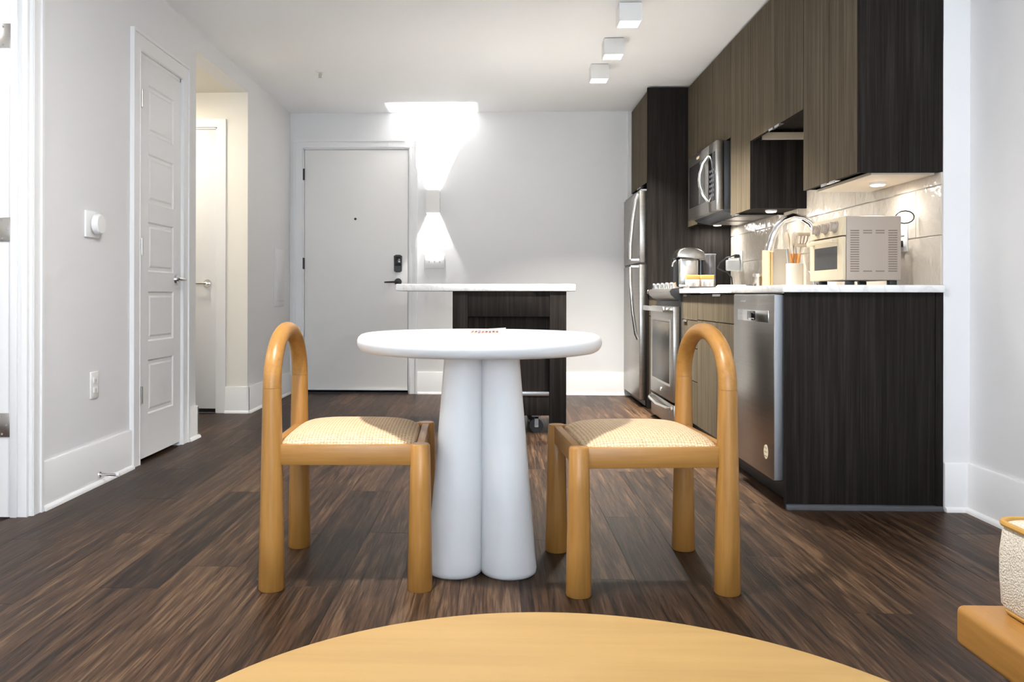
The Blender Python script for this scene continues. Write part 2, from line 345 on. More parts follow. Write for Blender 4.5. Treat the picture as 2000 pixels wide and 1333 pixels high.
# door casings
def casing_left(name, y0, y1, z1, w, label, mat='trim_white'):
    b = B(); X = XL
    for ya, yb in ((y0-w, y0), (y1, y1+w)):
        b.box(X, X+.014, ya, yb, 0, z1); 
        oa, ob = (ya, ya+.016) if ya < y0 else (yb-.016, yb)
        b.box(X+.014, X+.022, oa, ob, 0, z1+w-.016)
        ia, ib = (yb-.010, yb-.004) if ya < y0 else (ya+.004, ya+.010)
        b.box(X+.014, X+.017, ia, ib, 0, z1)
    b.box(X, X+.014, y0-w, y1+w, z1, z1+w); b.box(X+.014, X+.022, y0-w, y1+w, z1+w-.016, z1+w); b.box(X+.014, X+.017, y0, y1, z1+.004, z1+.010)
    # jamb lining
    for ya, yb in ((y0-.002, y0+.018), (y1-.018, y1+.002)): b.box(X-T, X+.001, ya, yb, 0, z1)
    b.box(X-T, X+.001, y0, y1, z1-.018, z1+.001)
    return b.out(name, mat, kind=ST, smooth=False, label=label)
casing_left('trim_1', CLY0-.002, CLY1+.002, 2.116, .095, 'white casing of the panelled closet door')
casing_left('trim_2', BY0-.002, BY1, 2.126, .07, 'bright white casing and jamb at the left edge of the photo')
B().box(XL-.060, XL-.034, BY1-.030, BY1-.018, 0, 2.1, .002).out('trim_3', 'trim_white', kind=ST, label='door stop strip on the white jamb')
b = B()
for xa, xb in ((EX0-.082, EX0), (EX1, EX1+.075)):
    b.box(xa, xb, D-.014, D, 0, EZ+.003)
    oa, ob = (xa, xa+.018) if xa < EX0 else (xb-.018, xb); b.box(oa, ob, D-.022, D-.014, 0, EZ+.057)
    ia, ib = (xb-.016, xb-.006) if xa < EX0 else (xa+.006, xa+.016); b.box(ia, ib, D-.018, D-.014, 0, EZ+.003)
b.box(EX0-.082, EX1+.075, D-.014, D, EZ, EZ+.075); b.box(EX0-.082, EX1+.075, D-.022, D-.014, EZ+.057, EZ+.075); b.box(EX0, EX1, D-.018, D-.014, EZ+.006, EZ+.016)
for xa, xb in ((EX0, EX0+.010), (EX1-.010, EX1)): b.box(xa, xb, D-.001, D+.12, 0, EZ)
b.box(EX0, EX1, D-.001, D+.12, EZ-.010, EZ)
b.out('trim_4', 'trim_white', kind=ST, smooth=False, label='white casing around the entry door')
b = B(); b.box(HD1, HD1+.065, HY1-.016, HY1, 0, 2.105); b.box(HD0-.065, HD0, HY1-.016, HY1, 0, 2.105); b.box(HD0-.065, HD1+.065, HY1-.016, HY1, 2.105, 2.165); b.box(HD1-.012, HD1, HY1-.003, HY1+.1, 0, 2.105); b.box(HD0, HD1, HY1-.003, HY1+.1, 2.093, 2.105)
b.out('trim_5', 'trim_white', kind=ST, smooth=False, label='cream white casing of the hall door')
B().box(EX0+.01, EX1-.01, D-.012, D+.1, 0, .012).out('trim_6_gap_shade', 'black', kind=ST, label='black strip standing in for the dark gap under the entry door')  # black bar painted in for the shaded gap below the door

# ------------------------------------------------------------------ doors
def lever(parent, base, nrm, along, ln, r, mat, name='handle', rose=.028):
    base = Vector(base); nrm = Vector(nrm); al = Vector(along)
    b = B(); b.cyl(base, base+nrm*.012, rose, rose*.9, 20); b.cyl(base+nrm*.010, base+nrm*.05, .010, .010, 12)
    b.sweep([base+nrm*.05-al*.008, base+nrm*.052+al*ln*.4, base+nrm*.052+al*ln*.8, base+nrm*.046+al*ln], [r, r, r*.9, r*.75], 12)
    return b.out(name, mat, parent)
# entry door: flat slab
y = D+.004
d4 = B().box(EX0+.013, EX1-.013, y, y+.045, .03, EZ-.013, .002).out('door_4', 'entry_door_paint', kind=ST, label='flat off white entry door with black hardware')
for z0 in (1.89, 1.10, .31):
    b = B(); b.cyl((EX0+.006, D-.006, z0), (EX0+.006, D-.006, z0+.10), .010, .010, 12); b.box(EX0-.004, EX0+.014, D-.002, D+.004, z0, z0+.10)
    b.out('hinge', 'black', d4)
B().cyl((-1.242, y-.006, 1.545), (-1.242, y+.002, 1.545), .011, .011, 14).out('peephole', 'black', d4)
b = B(); poly = [(-.034, -.068), (-.018, -.078), (.018, -.078), (.034, -.068), (.036, .066), (.018, .076), (-.018, .076), (-.036, .066)]
b.prism([(-.862+u, 1.151+v) for u, v in poly], 'y', y-.022, y)
kp = b.out('keypad_lock', 'black', d4, ang=.3)
B().box(-.888, -.836, y-.026, y-.022, 1.13, 1.21, .003).out('keypad', 'black_gloss', kp)
lever(d4, (-.862, y, .988), (0, -1, 0), (-1, 0, -.03), .115, .0075, 'black', rose=.033)
B().box(EX0+.013, EX1-.013, y-.008, y, .03, .045).out('door_sweep', 'trim_white', d4)
# panelled closet door (faces +X)
xd = XL+.004
b = B(); y0, y1 = CLY0+.020, CLY1-.020; pz = [(1.968, 1.713), (1.609, 1.351), (1.251, .990), (.886, .624), (.527, .243)]; py0, py1 = y0+.095, y1-.095
b.box(xd-.035, xd, y0, py0, .022, 2.095, .001); b.box(xd-.035, xd, py1, y1, .022, 2.095, .001)
zs = [2.095] + [v for q in pz for v in q] + [.022]
for i in range(0, len(zs), 2): b.box(xd-.035, xd, py0, py1, zs[i+1], zs[i])
d2 = b.out('door_2', 'door_white', kind=ST, smooth=False, label='narrow white five panel closet door')
for zt, zb in pz:
    b = B(); 
    fr = lambda e, X: [Vector((X, py0+e, zb+e)), Vector((X, py1-e, zb+e)), Vector((X, py1-e, zt-e)), Vector((X, py0+e, zt-e))]
    b.rings([fr(0, xd-.03), fr(0, xd-.001), fr(.008, xd-.006), fr(.022, xd-.006), fr(.032, xd-.002)])
    b.out('door_panel', 'door_white', d2, smooth=False)
for z0 in (1.833, 1.07, .307):
    b = B(); b.cyl((XL+.012, y0-.003, z0), (XL+.012, y0-.003, z0+.09), .0065, .0065, 10); b.box(XL+.001, XL+.008, y0-.014, y0+.006, z0, z0+.09)
    b.out('hinge', 'nickel', d2)
lever(d2, (xd, y1-.055, .957), (1, 0, 0), (0, -1, .02), .10, .009, 'chrome', rose=.03)
# hall door (faces the camera)
b = B(); yh = HY1+.006; b.box(HD0+.004, HD1-.014, yh, yh+.04, .03, 2.091, .002)
d3 = b.out('door_3', 'door_white', kind=ST, label='cream white door inside the side hall')
b = B(); kx = HD1-.075; b.cyl((kx, yh, .955), (kx, yh-.012, .955), .030, .028, 20); b.cyl((kx, yh-.01, .955), (kx, yh-.045, .955), .011, .011, 12); b.sweep([(kx+.008, yh-.047, .955), (kx-.05, yh-.05, .955), (kx-.10, yh-.046, .955)], [.009, .009, .006], 12)
b.out('handle', 'chrome', d3)
B().box(HD0+.004, HD1-.014, yh+.015, yh+.06, 0, .03).out('door_gap_shade', 'black', d3)  # black bar painted in for the shade under the hall door
# bedroom door swung open beyond the left edge
hg = Vector((XL-.125, BY1-.03, 0)); dr = Vector((-.80, -.60, 0)); nn = Vector((.60, -.80, 0)); b = B()
q = [hg, hg+dr*.80, hg+dr*.80+nn*-.035, hg+nn*-.035]
b.rings([[v+Vector((0, 0, .018)) for v in q], [v+Vector((0, 0, 2.10)) for v in q]])
d1 = b.out('door_1', 'door_white', kind=ST, smooth=False, label='open white door swung into the side room at the left edge')
for z0 in (1.831, 1.075, .312):
    b = B(); yj = BY1-.0185
    b.box(XL-.128, XL-.066, yj-.003, yj, z0, z0+.094, .001); hgo = b.out('hinge', 'nickel', d1)
    for dx, dz in ((-.096, .012), (-.078, .047), (-.096, .082)): B().cyl((XL+dx, yj-.0045, z0+dz), (XL+dx, yj-.002, z0+dz), .004, .004, 8).out('screw', 'mid_grey', hgo)
    B().cyl((XL-.128, yj-.008, z0), (XL-.128, yj-.008, z0+.094), .007, .007, 10).out('hinge_pin', 'nickel', hgo)

# ------------------------------------------------------------------ wall fittings
th = thing('thermostat', (XL, 3.735, 1.14), 'round white dial thermostat on a square plate on the left wall', 'thermostat')
B().box(XL, XL+.010, 3.66, 3.795, 1.125, 1.245, .003).out('wall_plate', 'plastic_white', th)
b = B(); b.sweep([(XL+.009, 3.735, 1.187), (XL+.018, 3.735, 1.187), (XL+.019, 3.735, 1.187), (XL+.040, 3.735, 1.187), (XL+.045, 3.735, 1.187)], [.030, .030, .046, .045, .040], 32); b.out('dial', 'plastic_white', th, ang=.5)
ol = thing('wall_outlet', (XL, 3.753, .40), 'white duplex outlet low on the wall under the thermostat', 'outlet')
B().box(XL, XL+.007, 3.715, 3.79, .398, .518, .002).out('cover_plate', 'outlet_white', ol)
for z0 in (.436, .480):
    r = B().box(XL+.007, XL+.010, 3.735, 3.77, z0-.014, z0+.014, .003).out('receptacle', 'plastic_white', ol)
    for dy in (-.007, .007): B().box(XL+.0098, XL+.0106, 3.7525+dy-.0015, 3.7525+dy+.0015, z0-.005, z0+.006).out('slot', 'mid_grey', r)
ds = thing('door_stop', (XL+.015, 3.78, .03), 'small metal door stop sticking out of the left baseboard', 'door stop')
b = B(); b.cyl((XL+.014, 3.78, .045), (XL+.020, 3.78, .045), .014, .012, 16); b.cyl((XL+.018, 3.78, .045), (XL+.095, 3.785, .043), .006, .006, 10); b.out('rod', 'nickel', ds)
B().cyl((XL+.092, 3.785, .043), (XL+.105, 3.786, .043), .009, .009, 14).out('rubber_tip', 'plastic_white', ds)
ap = thing('access_panel', (XL, 7.02, .776), 'flat white access panel on the left wall beside the entry door', 'panel')
B().box(XL, XL+.006, 6.87, 7.17, .776, 1.256, .002).out('frame', 'paint', ap)
B().box(XL+.006, XL+.011, 6.90, 7.14, .82, 1.21, .002).out('cover', 'paint', ap)
B().box(XL+.011, XL+.015, 7.08, 7.12, .99, 1.02, .001).out('latch', 'shade_white', ap)
sw = thing('light_switch', (-.538, D, 1.10), 'white three gang switch plate right of the entry door', 'switch')
B().box(-.624, -.452, D-.007, D, 1.108, 1.226, .002).out('cover_plate', 'plastic_white', sw)
for xx in (-.584, -.538, -.492):
    B().prism([(D-.022, 1.172), (D-.007, 1.158), (D-.007, 1.180), (D-.020, 1.180)], 'x', xx-.005, xx+.005).out('toggle', 'plastic_white', sw)
# wall sconce, open at top and bottom
def sconce(loc, ang, label):
    # local frame: +y out of the wall, x along it, z up; built at the origin, then turned
    s = thing('wall_sconce', (0, 0, 0), label, 'sconce', group='square wall sconces')
    w2, h2, dp, t = .059, .101, .10, .004
    b = B(); b.box(-w2, w2, dp-t, dp, -h2, h2); b.box(-w2, -w2+t, 0, dp-t, -h2, h2); b.box(w2-t, w2, 0, dp-t, -h2, h2); b.box(-w2+t, w2-t, 0, .002, -h2, h2)
    b.out('shade', 'shade_white', s, smooth=False)
    b = B(); b.box(-w2+t, w2-t, dp-t-.002, dp-t, -h2+.001, h2-.001); b.box(-w2+t, -w2+t+.002, .003, dp-t-.002, -h2+.001, h2-.001); b.box(w2-t-.002, w2-t, .003, dp-t-.002, -h2+.001, h2-.001); b.out('added_light_baffle', 'black', s, smooth=False)  # unseen black lining added to stop light bouncing out of the box
    B().box(-.030, .030, .002, .006, -.030, .030, .001).out('led_board', 'plastic_white', s)
    for sg, en, nm in ((1, E_SCONCE_UP, 'up'), (-1, E_SCONCE_DN, 'down')):
        B().box(-.022, .022, .006, .008, sg*.018-.006, sg*.018+.006).out('led_strip', 'lamp_glow', s)
        l = light('sconce_light_'+nm, 'SPOT', (0, .048, -sg*.019), en, WARM2, .006, rot=(math.pi if sg > 0 else 0, 0, 0)); l.data.spot_size = math.radians(120); l.data.spot_blend = .1; l.parent = s
    s.location = loc; s.rotation_euler = (0, 0, ang); return s
sconce((-.548, D, 1.69), math.pi, 'white square wall sconce throwing light up and down beside the entry door')
sconce((XR, 2.25, 1.69), math.pi/2, 'white square wall sconce on the right wall above the oak platform seat')
# ceiling cube lamps
for i, (x, y0) in enumerate(((.7385, 4.64), (.738, 5.28), (.722, 5.87))):
    c = thing('ceiling_lamp', (x, y0+.0625, C-.105), ('nearest', 'middle', 'farthest')[i] + ' of the three white cube ceiling lamps in the kitchen row', 'ceiling lamp', group='white cube ceiling lamps')
    b = B(); t = .006; h = .0625
    b.box(x-h, x+h, y0, y0+t, C-.105, C-.004); b.box(x-h, x+h, y0+.125-t, y0+.125, C-.105, C-.004); b.box(x-h, x-h+t, y0+t, y0+.125-t, C-.105, C-.004); b.box(x+h-t, x+h, y0+t, y0+.125-t, C-.105, C-.004)
    b.out('housing', 'plastic_white', c, smooth=False)
    B().box(x-h+.004, x+h-.004, y0+.004, y0+.121, C-.004, C).out('mounting_plate', 'mid_grey', c)
    B().box(x-h+t, x+h-t, y0+t, y0+.125-t, C-.100, C-.094).out('diffuser', 'lamp_glow', c)
    l = light('cube_light', 'AREA', (0, 0, -.003), E_CUBE, WARM, .11, spread=math.radians(104)); l.parent = c
# round living-room ceiling lamp above the seating, out of frame
c = thing('round_ceiling_lamp', (-.4, 1.95, C-.07), 'round white flush ceiling lamp above the dining table', 'ceiling lamp')
B().lathe([(.14, C), (.14, C-.05), (.132, C-.05)], (-.4, 1.95, 0), 40).out('housing', 'plastic_white', c)
B().lathe([(.130, C-.045), (.130, C-.06), (.11, C-.068), (.0005, C-.07)], (-.4, 1.95, 0), 40).out('diffuser', 'lamp_glow', c)
l = light('round_lamp_light', 'AREA', (0, 0, -.006), E_LIVING, WARM2, .11); l.data.shape = 'DISK'; l.parent = c
# hall ceiling lamp
c = thing('hall_ceiling_lamp', (-2.42, 5.5, 2.31), 'small round ceiling lamp in the side hall', 'ceiling lamp')
B().lathe([(.12, 2.362), (.12, 2.33), (.10, 2.315), (.0005, 2.312)], (-2.42, 5.5, 0), 32).out('diffuser', 'lamp_glow', c)
l = light('hall_light', 'AREA', (0, 0, -.006), E_HALL, (1.0, 0.90, 0.74), .18); l.data.shape = 'DISK'; l.parent = c
# unseen side room lamp, added to brighten the white door jamb
c = thing('added_side_room_lamp', (-2.9, 2.4, C-.05), 'unseen round ceiling lamp added in the side room', 'ceiling lamp')
B().lathe([(.15, C), (.15, C-.03), (.12, C-.045), (.0005, C-.048)], (-2.9, 2.4, 0), 32).out('diffuser', 'lamp_glow', c)
l = light('added_side_room_light', 'AREA', (0, 0, -.006), E_BED, WARM2, .2); l.parent = c
# ceiling sprinkler
s = thing('ceiling_sprinkler', (-1.27, 6.02, C-.05), 'small metal fire sprinkler head on the ceiling', 'sprinkler')
B().lathe([(.032, C), (.032, C-.006), (.02, C-.010)], (-1.27, 6.02, 0), 24).out('escutcheon', 'plastic_white', s)
b = B(); b.cyl((-1.27, 6.02, C-.005), (-1.27, 6.02, C-.03), .007, .005, 10)
for a in (0, 1): b.sweep([(-1.27, 6.02, C-.015), (-1.27+(a*2-1)*.011, 6.02, C-.025), (-1.27, 6.02, C-.042)], .002, 6)
b.lathe([(.014, C-.044), (.014, C-.042)], (-1.27, 6.02, 0), 16); b.out('head', 'nickel', s)

# ------------------------------------------------------------------ kitchen: tall side
LAM = 'laminate'
XF = 1.18
B().box(1.165, XK-.002, 6.51, 6.535, 0, C-.012, .001).out('tall_panel', LAM, label='full height dark wood panel between refrigerator and coffee machine', cat='panel')
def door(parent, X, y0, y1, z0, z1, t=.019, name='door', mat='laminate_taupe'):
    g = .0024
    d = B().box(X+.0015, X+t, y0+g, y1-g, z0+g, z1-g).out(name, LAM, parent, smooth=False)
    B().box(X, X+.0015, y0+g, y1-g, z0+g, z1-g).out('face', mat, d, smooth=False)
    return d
def pull(parent, X, ya, yb, z, under=True):
    b = B(); b.box(X-.006, X+.02, ya, yb, z-.003, z); b.box(X-.006, X-.004, ya, yb, z-.012, z-.002)
    return b.out('pull', 'nickel', parent, smooth=False)
def cabinet(name, X0, y0, y1, z0, z1, label, doors, X1=XK-.010, group=None, rec=.012):
    c = thing(name, ((X0+X1)/2, (y0+y1)/2, z0), label, 'cabinet', group)
    b = B(); t = .018
    bx0 = X0+.020
    b.box(bx0, X1, y0, y0+t, z0, z1); b.box(bx0, X1, y1-t, y1, z0, z1); b.box(bx0, X1, y0+t, y1-t, z1-t, z1); b.box(bx0, X1, y0+t, y1-t, z0+rec, z0+rec+t); b.box(X1-.006, X1, y0+t, y1-t, z0+rec+t, z1-t)
    b.out('body', LAM, c, smooth=False)
    ds = []
    for (ya, yb, za, zb) in doors: ds.append(door(c, X0, ya, yb, za, zb))
    return c, ds
CT = C-.014
UX = 1.475
uc = 'upper kitchen cabinets'
# top filler strip
B().box(UX+.03, XK-.004, YK+.002, 6.51, CT, C).out('trim_7', LAM, kind=ST, label='thin dark filler strip between wall cabinets and ceiling')
u1, ds = cabinet('wall_cabinet', UX, YK+.020, 4.088, 1.378, CT, 'nearest dark wood wall cabinet with two doors above the toaster oven', [(YK+.020, 3.778, 1.372, CT), (3.778, 4.088, 1.372, CT)], group=uc)
for dd, (ya, yb) in zip(ds, ((3.70, 3.765), (3.79, 3.855))): pull(dd, UX, ya, yb, 1.373)
u2, ds = cabinet('wall_cabinet', UX, 4.09, 4.93, 1.77, CT, 'short dark wood wall cabinet with two doors above the open niche over the sink', [(4.09, 4.504, 1.766, CT), (4.504, 4.93, 1.766, CT)], group=uc, rec=.062)
for dd, (ya, yb) in zip(ds, ((4.42, 4.49), (4.515, 4.585))): pull(dd, UX, ya, yb, 1.767)
B().box(UX+.06, XK-.012, 4.893, 4.911, 1.772, 1.812).out('rail', 'melamine', u2)
B().box(XK-.030, XK-.012, 4.11, 4.89, 1.772, 1.812).out('rail', 'melamine', u2)
u3, ds = cabinet('wall_cabinet', UX, 4.932, 5.338, 1.378, CT, 'single door dark wood wall cabinet between the open niche and the microwave', [(4.932, 5.338, 1.372, CT)], group=uc)
pull(ds[0], UX, 5.22, 5.29, 1.373)
u4, ds = cabinet('wall_cabinet', UX, 5.34, 6.20, 1.872, CT, 'dark wood wall cabinet above the microwave', [(5.34, 5.77, 1.866, CT), (5.77, 6.20, 1.866, CT)], group=uc)
u5, ds = cabinet('wall_cabinet', UX, 6.202, 6.508, 1.40, CT, 'narrow dark wood wall cabinet between the microwave and the tall panel', [(6.202, 6.508, 1.394, CT)], group=uc)
u6, ds = cabinet('refrigerator_cabinet', XF, 6.537, 7.36, 1.765, CT, 'deep dark wood cabinet above the refrigerator', [(6.537, 6.95, 1.755, CT), (6.95, 7.36, 1.755, CT)])
for dd, (ya, yb) in zip(ds, ((6.87, 6.935), (6.965, 7.03))): pull(dd, XF, ya, yb, 1.757)
B().box(XF-.03, XF+.01, 7.362, D-.001, 0, C-.001).out('trim_8', 'paint', kind=ST, label='narrow white filler between refrigerator cabinet and entry wall')
# dark end panel of the nearest wall cabinet
B().box(UX+.002, XK-.002, YK, YK+.019, 1.372, CT, .001).out('cabinet_end_panel', LAM, label='dark wood end panel of the nearest wall cabinet', cat='panel')
B().box(UX+.06, XK-.02, YK+.03, 4.07, 1.366, 1.378).out('light_panel', 'melamine', u1)
# puck lights
for i, (px, pyy, pz) in enumerate(((1.67, 3.74, 1.366), (1.66, 5.13, 1.388), (1.66, 6.36, 1.41), (1.66, 5.6, 1.388))):
    if i == 3: continue
    c = thing('puck_light', (px, pyy, pz-.012), ('round puck light under the nearest wall cabinet above the toaster oven', 'round puck light under the wall cabinet right of the microwave', 'round puck light under the narrow cabinet by the tall panel')[i], 'lamp', group='under cabinet puck lights')
    B().lathe([(.034, pz), (.034, pz-.010), (.028, pz-.012)], (px, pyy, 0), 28).out('ring', 'plastic_white', c)
    B().lathe([(.027, pz-.010), (.027, pz-.014), (.0005, pz-.016)], (px, pyy, 0), 28).out('lens', 'lamp_glow', c)
    l = light('puck', 'AREA', (0, 0, -.010), E_PUCK*(1.2, .8, 2.4)[i], WARM2, .05); l.data.shape = 'DISK'; l.parent = c

# refrigerator
fr = thing('refrigerator', (1.45, 6.95, 0), 'stainless steel top freezer refrigerator with long bowed handles', 'refrigerator')
FX = 1.115
B().box(FX+.062, XK-.03, 6.565, 7.345, .03, 1.675, .004).out('body', 'mid_grey', fr)
FY0, FY1 = 6.56, 7.352
for nm, z0, z1 in (('freezer_door', 1.128, 1.685), ('refrigerator_door', .06, 1.112)):
    dd = B().box(FX, FX+.058, FY0, FY1, z0, z1, .006).out(nm, 'steel', fr)
    if nm == 'freezer_door': pts = [(FX-.002, 1.665), (FX-.020, 1.62), (FX-.045, 1.45), (FX-.062, 1.27), (FX-.064, 1.155)]
    else: pts = [(FX-.064, 1.095), (FX-.062, .95), (FX-.045, .74), (FX-.02, .57), (FX-.002, .53)]
    b = B(); b.sweep([(xx, FY0+.045, z) for xx, z in pts], [.011, .012, .012, .012, .012], 12, flat=1.3)
    ze = pts[-1][1] if nm == 'freezer_door' else pts[0][1]
    b.box(FX-.06, FX, FY0+.035, FY0+.055, ze-.004 if nm != 'freezer_door' else ze-.012, ze+.012 if nm != 'freezer_door' else ze+.004)
    b.out('handle', 'steel_bright', dd)
B().box(FX+.01, FX+.06, FY0, FY1, 1.1125, 1.1275).out('gasket', 'black', fr)
B().box(FX+.012, FX+.07, FY0+.01, FY1-.01, 1.6855, 1.70, .003).out('hinge_cover', 'mid_grey', fr)
b = B(); b.box(FX+.05, FX+.09, FY0+.02, FY1-.02, .012, .058); b.out('toe_grille', 'black', fr)
for yy in (FY0+.07, FY1-.07): B().cyl((FX+.11, yy, 0), (FX+.11, yy, .04), .018, .018, 12).out('foot', 'black', fr)

# range
RY0, RY1 = 5.375, 6.165
rg = thing('kitchen_range', (1.45, 5.77, 0), 'stainless steel slide in electric range with front knobs', 'range')
B().box(1.175, XK-.012, RY0+.004, RY1-.004, .02, .905, .003).out('body', 'black', rg)
B().box(1.19, XK-.012, RY0-.006+.008, RY1+.006-.008, .906, .922, .003).out('cooktop', 'black_gloss', rg)
for (xx, yy, rr) in ((1.33, 5.58, .09), (1.33, 5.96, .075), (1.60, 5.58, .075), (1.60, 5.96, .09)):
    B().lathe([(rr, .9222), (rr, .9226), (rr-.004, .9226), (rr-.004, .9222)], (xx, yy, 0), 32).out('burner_ring', 'mid_grey', rg)
pf = [(1.175, .835), (1.145, .848), (1.116, .876), (1.108, .898), (1.122, .914), (1.19, .927), (1.20, .905), (1.20, .815)]
B().prism(pf, 'y', RY0+.012, RY1-.012).out('control_panel', 'steel', rg, ang=.5)
for ya, yb in ((RY0, RY0+.012), (RY1-.012, RY1)):
    B().prism([(x-.003 if x < 1.15 else x, z) for x, z in pf], 'y', ya, yb).out('end_cap', 'black', rg, ang=.5)
for yy in (5.47, 5.62, 5.77, 5.92, 6.07):
    b = B(); n = Vector((-.15, 0, .98)).normalized(); c0 = Vector((1.150, yy, .920)); b.cyl(c0, c0+n*.008, .026, .025, 20); b.cyl(c0+n*.008, c0+n*.030, .020, .017, 16); b.box(c0.x-.022, c0.x+.014, yy-.005, yy+.005, c0.z+.02, c0.z+.038, .002)
    b.out('knob', 'chrome', rg)
RX = 1.128
od = B().box(RX, 1.172, RY0+.008, RY1-.008, .186, .80, .004).out('oven_door', 'steel', rg)
B().box(RX-.003, RX+.002, RY0+.10, RY1-.10, .295, .70, .002).out('oven_window', 'range_glass', od)
b = B()
for p0, p1, in (((RY0+.085, .28), (RY0+.10, .715)), ((RY1-.10, .28), (RY1-.085, .715))): b.box(RX-.004, RX+.001, p0[0], p1[0], p0[1], p1[1])
b.box(RX-.004, RX+.001, RY0+.10, RY1-.10, .28, .295); b.box(RX-.004, RX+.001, RY0+.10, RY1-.10, .70, .715); b.out('window_frame', 'steel', od, smooth=False)
b = B(); b.box(RX-.062, RX-.040, RY0+.03, RY1-.03, .765, .80, .006)
for yy in (RY0+.06, RY1-.06): b.box(RX-.045, RX+.002, yy-.012, yy+.012, .770, .795, .003)
b.out('handle', 'steel_bright', od)
B().cyl((RX-.003, 5.77, .235), (RX+.001, 5.77, .235), .014, .014, 20).out('badge', 'chrome', od)
dw = B().box(RX+.004, 1.172, RY0+.008, RY1-.008, .025, .170, .004).out('storage_drawer', 'steel', rg)
b = B(); b.sweep([(RX-.004, RY0+.03, .150), (RX-.022, RY0+.08, .140), (RX-.030, 5.77, .128), (RX-.022, RY1-.08, .140), (RX-.004, RY1-.03, .150)], [.012, .014, .015, .014, .012], 10, flat=.7); b.out('handle', 'steel_bright', dw)

# narrow base cabinet between range and tall panel, with its own worktop piece
c, ds = cabinet('base_cabinet', XF, 6.185, 6.508, .10, .882, 'narrow dark wood base cabinet between the range and the tall panel', [(6.185, 6.508, .105, .715), (6.185, 6.508, .715, .878)], group='base cabinets')
B().box(1.165, XK-.002, 6.176, 6.509, .884, .914, .003).out('worktop', 'quartz', label='small white quartz worktop piece under the coffee machine', cat='worktop')
# microwave
mw = thing('microwave', (1.6, 5.81, 1.41), 'stainless steel over the range microwave with curved handle', 'microwave')
MY0, MY1, MX = 5.412, 6.195, 1.405
B().box(MX+.05, XK-.012, MY0+.004, MY1-.004, 1.425, 1.862, .003).out('body', 'black', mw)
dd = B().box(MX, MX+.048, 5.61, MY1, 1.418, 1.866, .006).out('door', 'steel', mw)
B().box(MX-.002, MX+.002, 5.70, MY1-.045, 1.50, 1.795, .003).out('window', 'glass_dark', dd)
cp = B().box(MX, MX+.048, MY0, 5.608, 1.418, 1.866, .006).out('control_panel', 'steel', mw)
B().box(MX-.002, MX+.002, MY0+.022, 5.60, 1.485, 1.80, .002).out('keypad', 'black_gloss', cp)
for r in range(6):
    for k in range(3): B().box(MX-.0035, MX-.0018, MY0+.045+k*.043, MY0+.072+k*.043, 1.515+r*.032, 1.530+r*.032).out('key', 'dark_shoe', cp, smooth=False)
b = B(); b.sweep([(MX+.004, 5.628, 1.795), (MX-.028, 5.632, 1.745), (MX-.047, 5.636, 1.68), (MX-.050, 5.638, 1.64), (MX-.047, 5.636, 1.60), (MX-.028, 5.632, 1.54), (MX+.004, 5.628, 1.495)], [.010, .012, .013, .013, .013, .012, .010], 12, flat=1.2); b.out('handle', 'steel_bright', dd)
B().box(MX-.002, MX+.001, 5.86, 5.93, 1.822, 1.838).out('badge', 'sticker', dd)
b = B(); b.prism([(MX+.045, 1.418), (MX+.06, 1.405), (MX+.16, 1.385), (XK-.02, 1.385), (XK-.02, 1.426), (MX+.05, 1.426)], 'y', MY0+.006, MY1-.006); b.out('underside', 'dark_shoe', mw, ang=.3)
for y0 in (5.48, 5.85): B().box(1.55, 1.74, y0, y0+.26, 1.381, 1.3855).out('grease_filter', 'steel', mw)

# ------------------------------------------------------------------ kitchen: base run
B().box(XF, XK-.032, YK, YK+.020, .0, .883, .001).out('base_end_panel', LAM, label='broad dark wood end panel of the base cabinets under the worktop', cat='panel')
B().box(XK-.030, XK-.001, YK-.004, YK+.020, .0, .883, .001).out('scribe_strip', LAM, label='thin dark wood strip between the base end panel and the white wall', cat='trim')
B().prism([(YK-.0005, 0), (YK-.016, 0), (YK-.015, .010), (YK-.010, .018), (YK-.0005, .021)], 'x', XF+.002, XK-.006).out('trim_9', 'dark_shoe', kind=ST, label='dark grey shoe moulding along the base end panel')
dwr = thing('dishwasher', (1.45, 3.80, 0), 'stainless steel dishwasher at the near end of the base cabinets', 'dishwasher')
DY0, DY1, DX = 3.508, 4.096, 1.148
B().box(DX+.045, XK-.03, DY0+.004, DY1-.004, .10, .872, .002).out('tub', 'black', dwr)
dd = B().box(DX, DX+.040, DY0, DY1, .104, .876, .005).out('door', 'steel', dwr)
B().box(DX+.002, DX+.0395, DY0-.0012, DY0+.0005, .108, .872).out('door_edge', 'steel_edge', dd)
hp = B().box(DX-.0025, DX+.001, 3.575, 4.02, .756, .806, .001).out('handle_plate', 'steel_bright', dd)
B().box(DX-.0040, DX-.002, 3.755, 3.865, .762, .801, .001).out('pocket', 'black_gloss', hp)
B().box(DX-.0045, DX-.003, 3.765, 3.855, .760, .770, .001).out('grip', 'chrome', hp)
B().box(DX-.001, DX+.001, 3.90, 3.975, .842, .847).out('badge', 'mid_grey', dd)
b = B(); b.sweep([(DX-.001, 3.607, .207), (DX+.001, 3.607, .207)], .030, 28)
for v in b.bm.verts: v.co.y = 3.607 + (v.co.y-3.607)*.95
stk = b.out('sticker', 'sticker', dd)
for z in (.190, .207, .224): B().box(DX-.0016, DX-.0008, 3.590, 3.624, z-.002, z+.002).out('print', 'mid_grey', stk, smooth=False)
B().box(DX+.09, DX+.10, DY0, DY1, .0, .10).out('toe_kick', 'black', dwr)
bc = 'base cabinets'
c, ds = cabinet('base_cabinet', XF, 4.10, 4.955, .10, .882, 'wide dark wood sink base cabinet between the dishwasher and the drawers', [(4.10, 4.955, .728, .878), (4.10, 4.527, .105, .728), (4.527, 4.955, .105, .728)], group=bc)
pull(ds[0], XF, 4.44, 4.60, .878); 
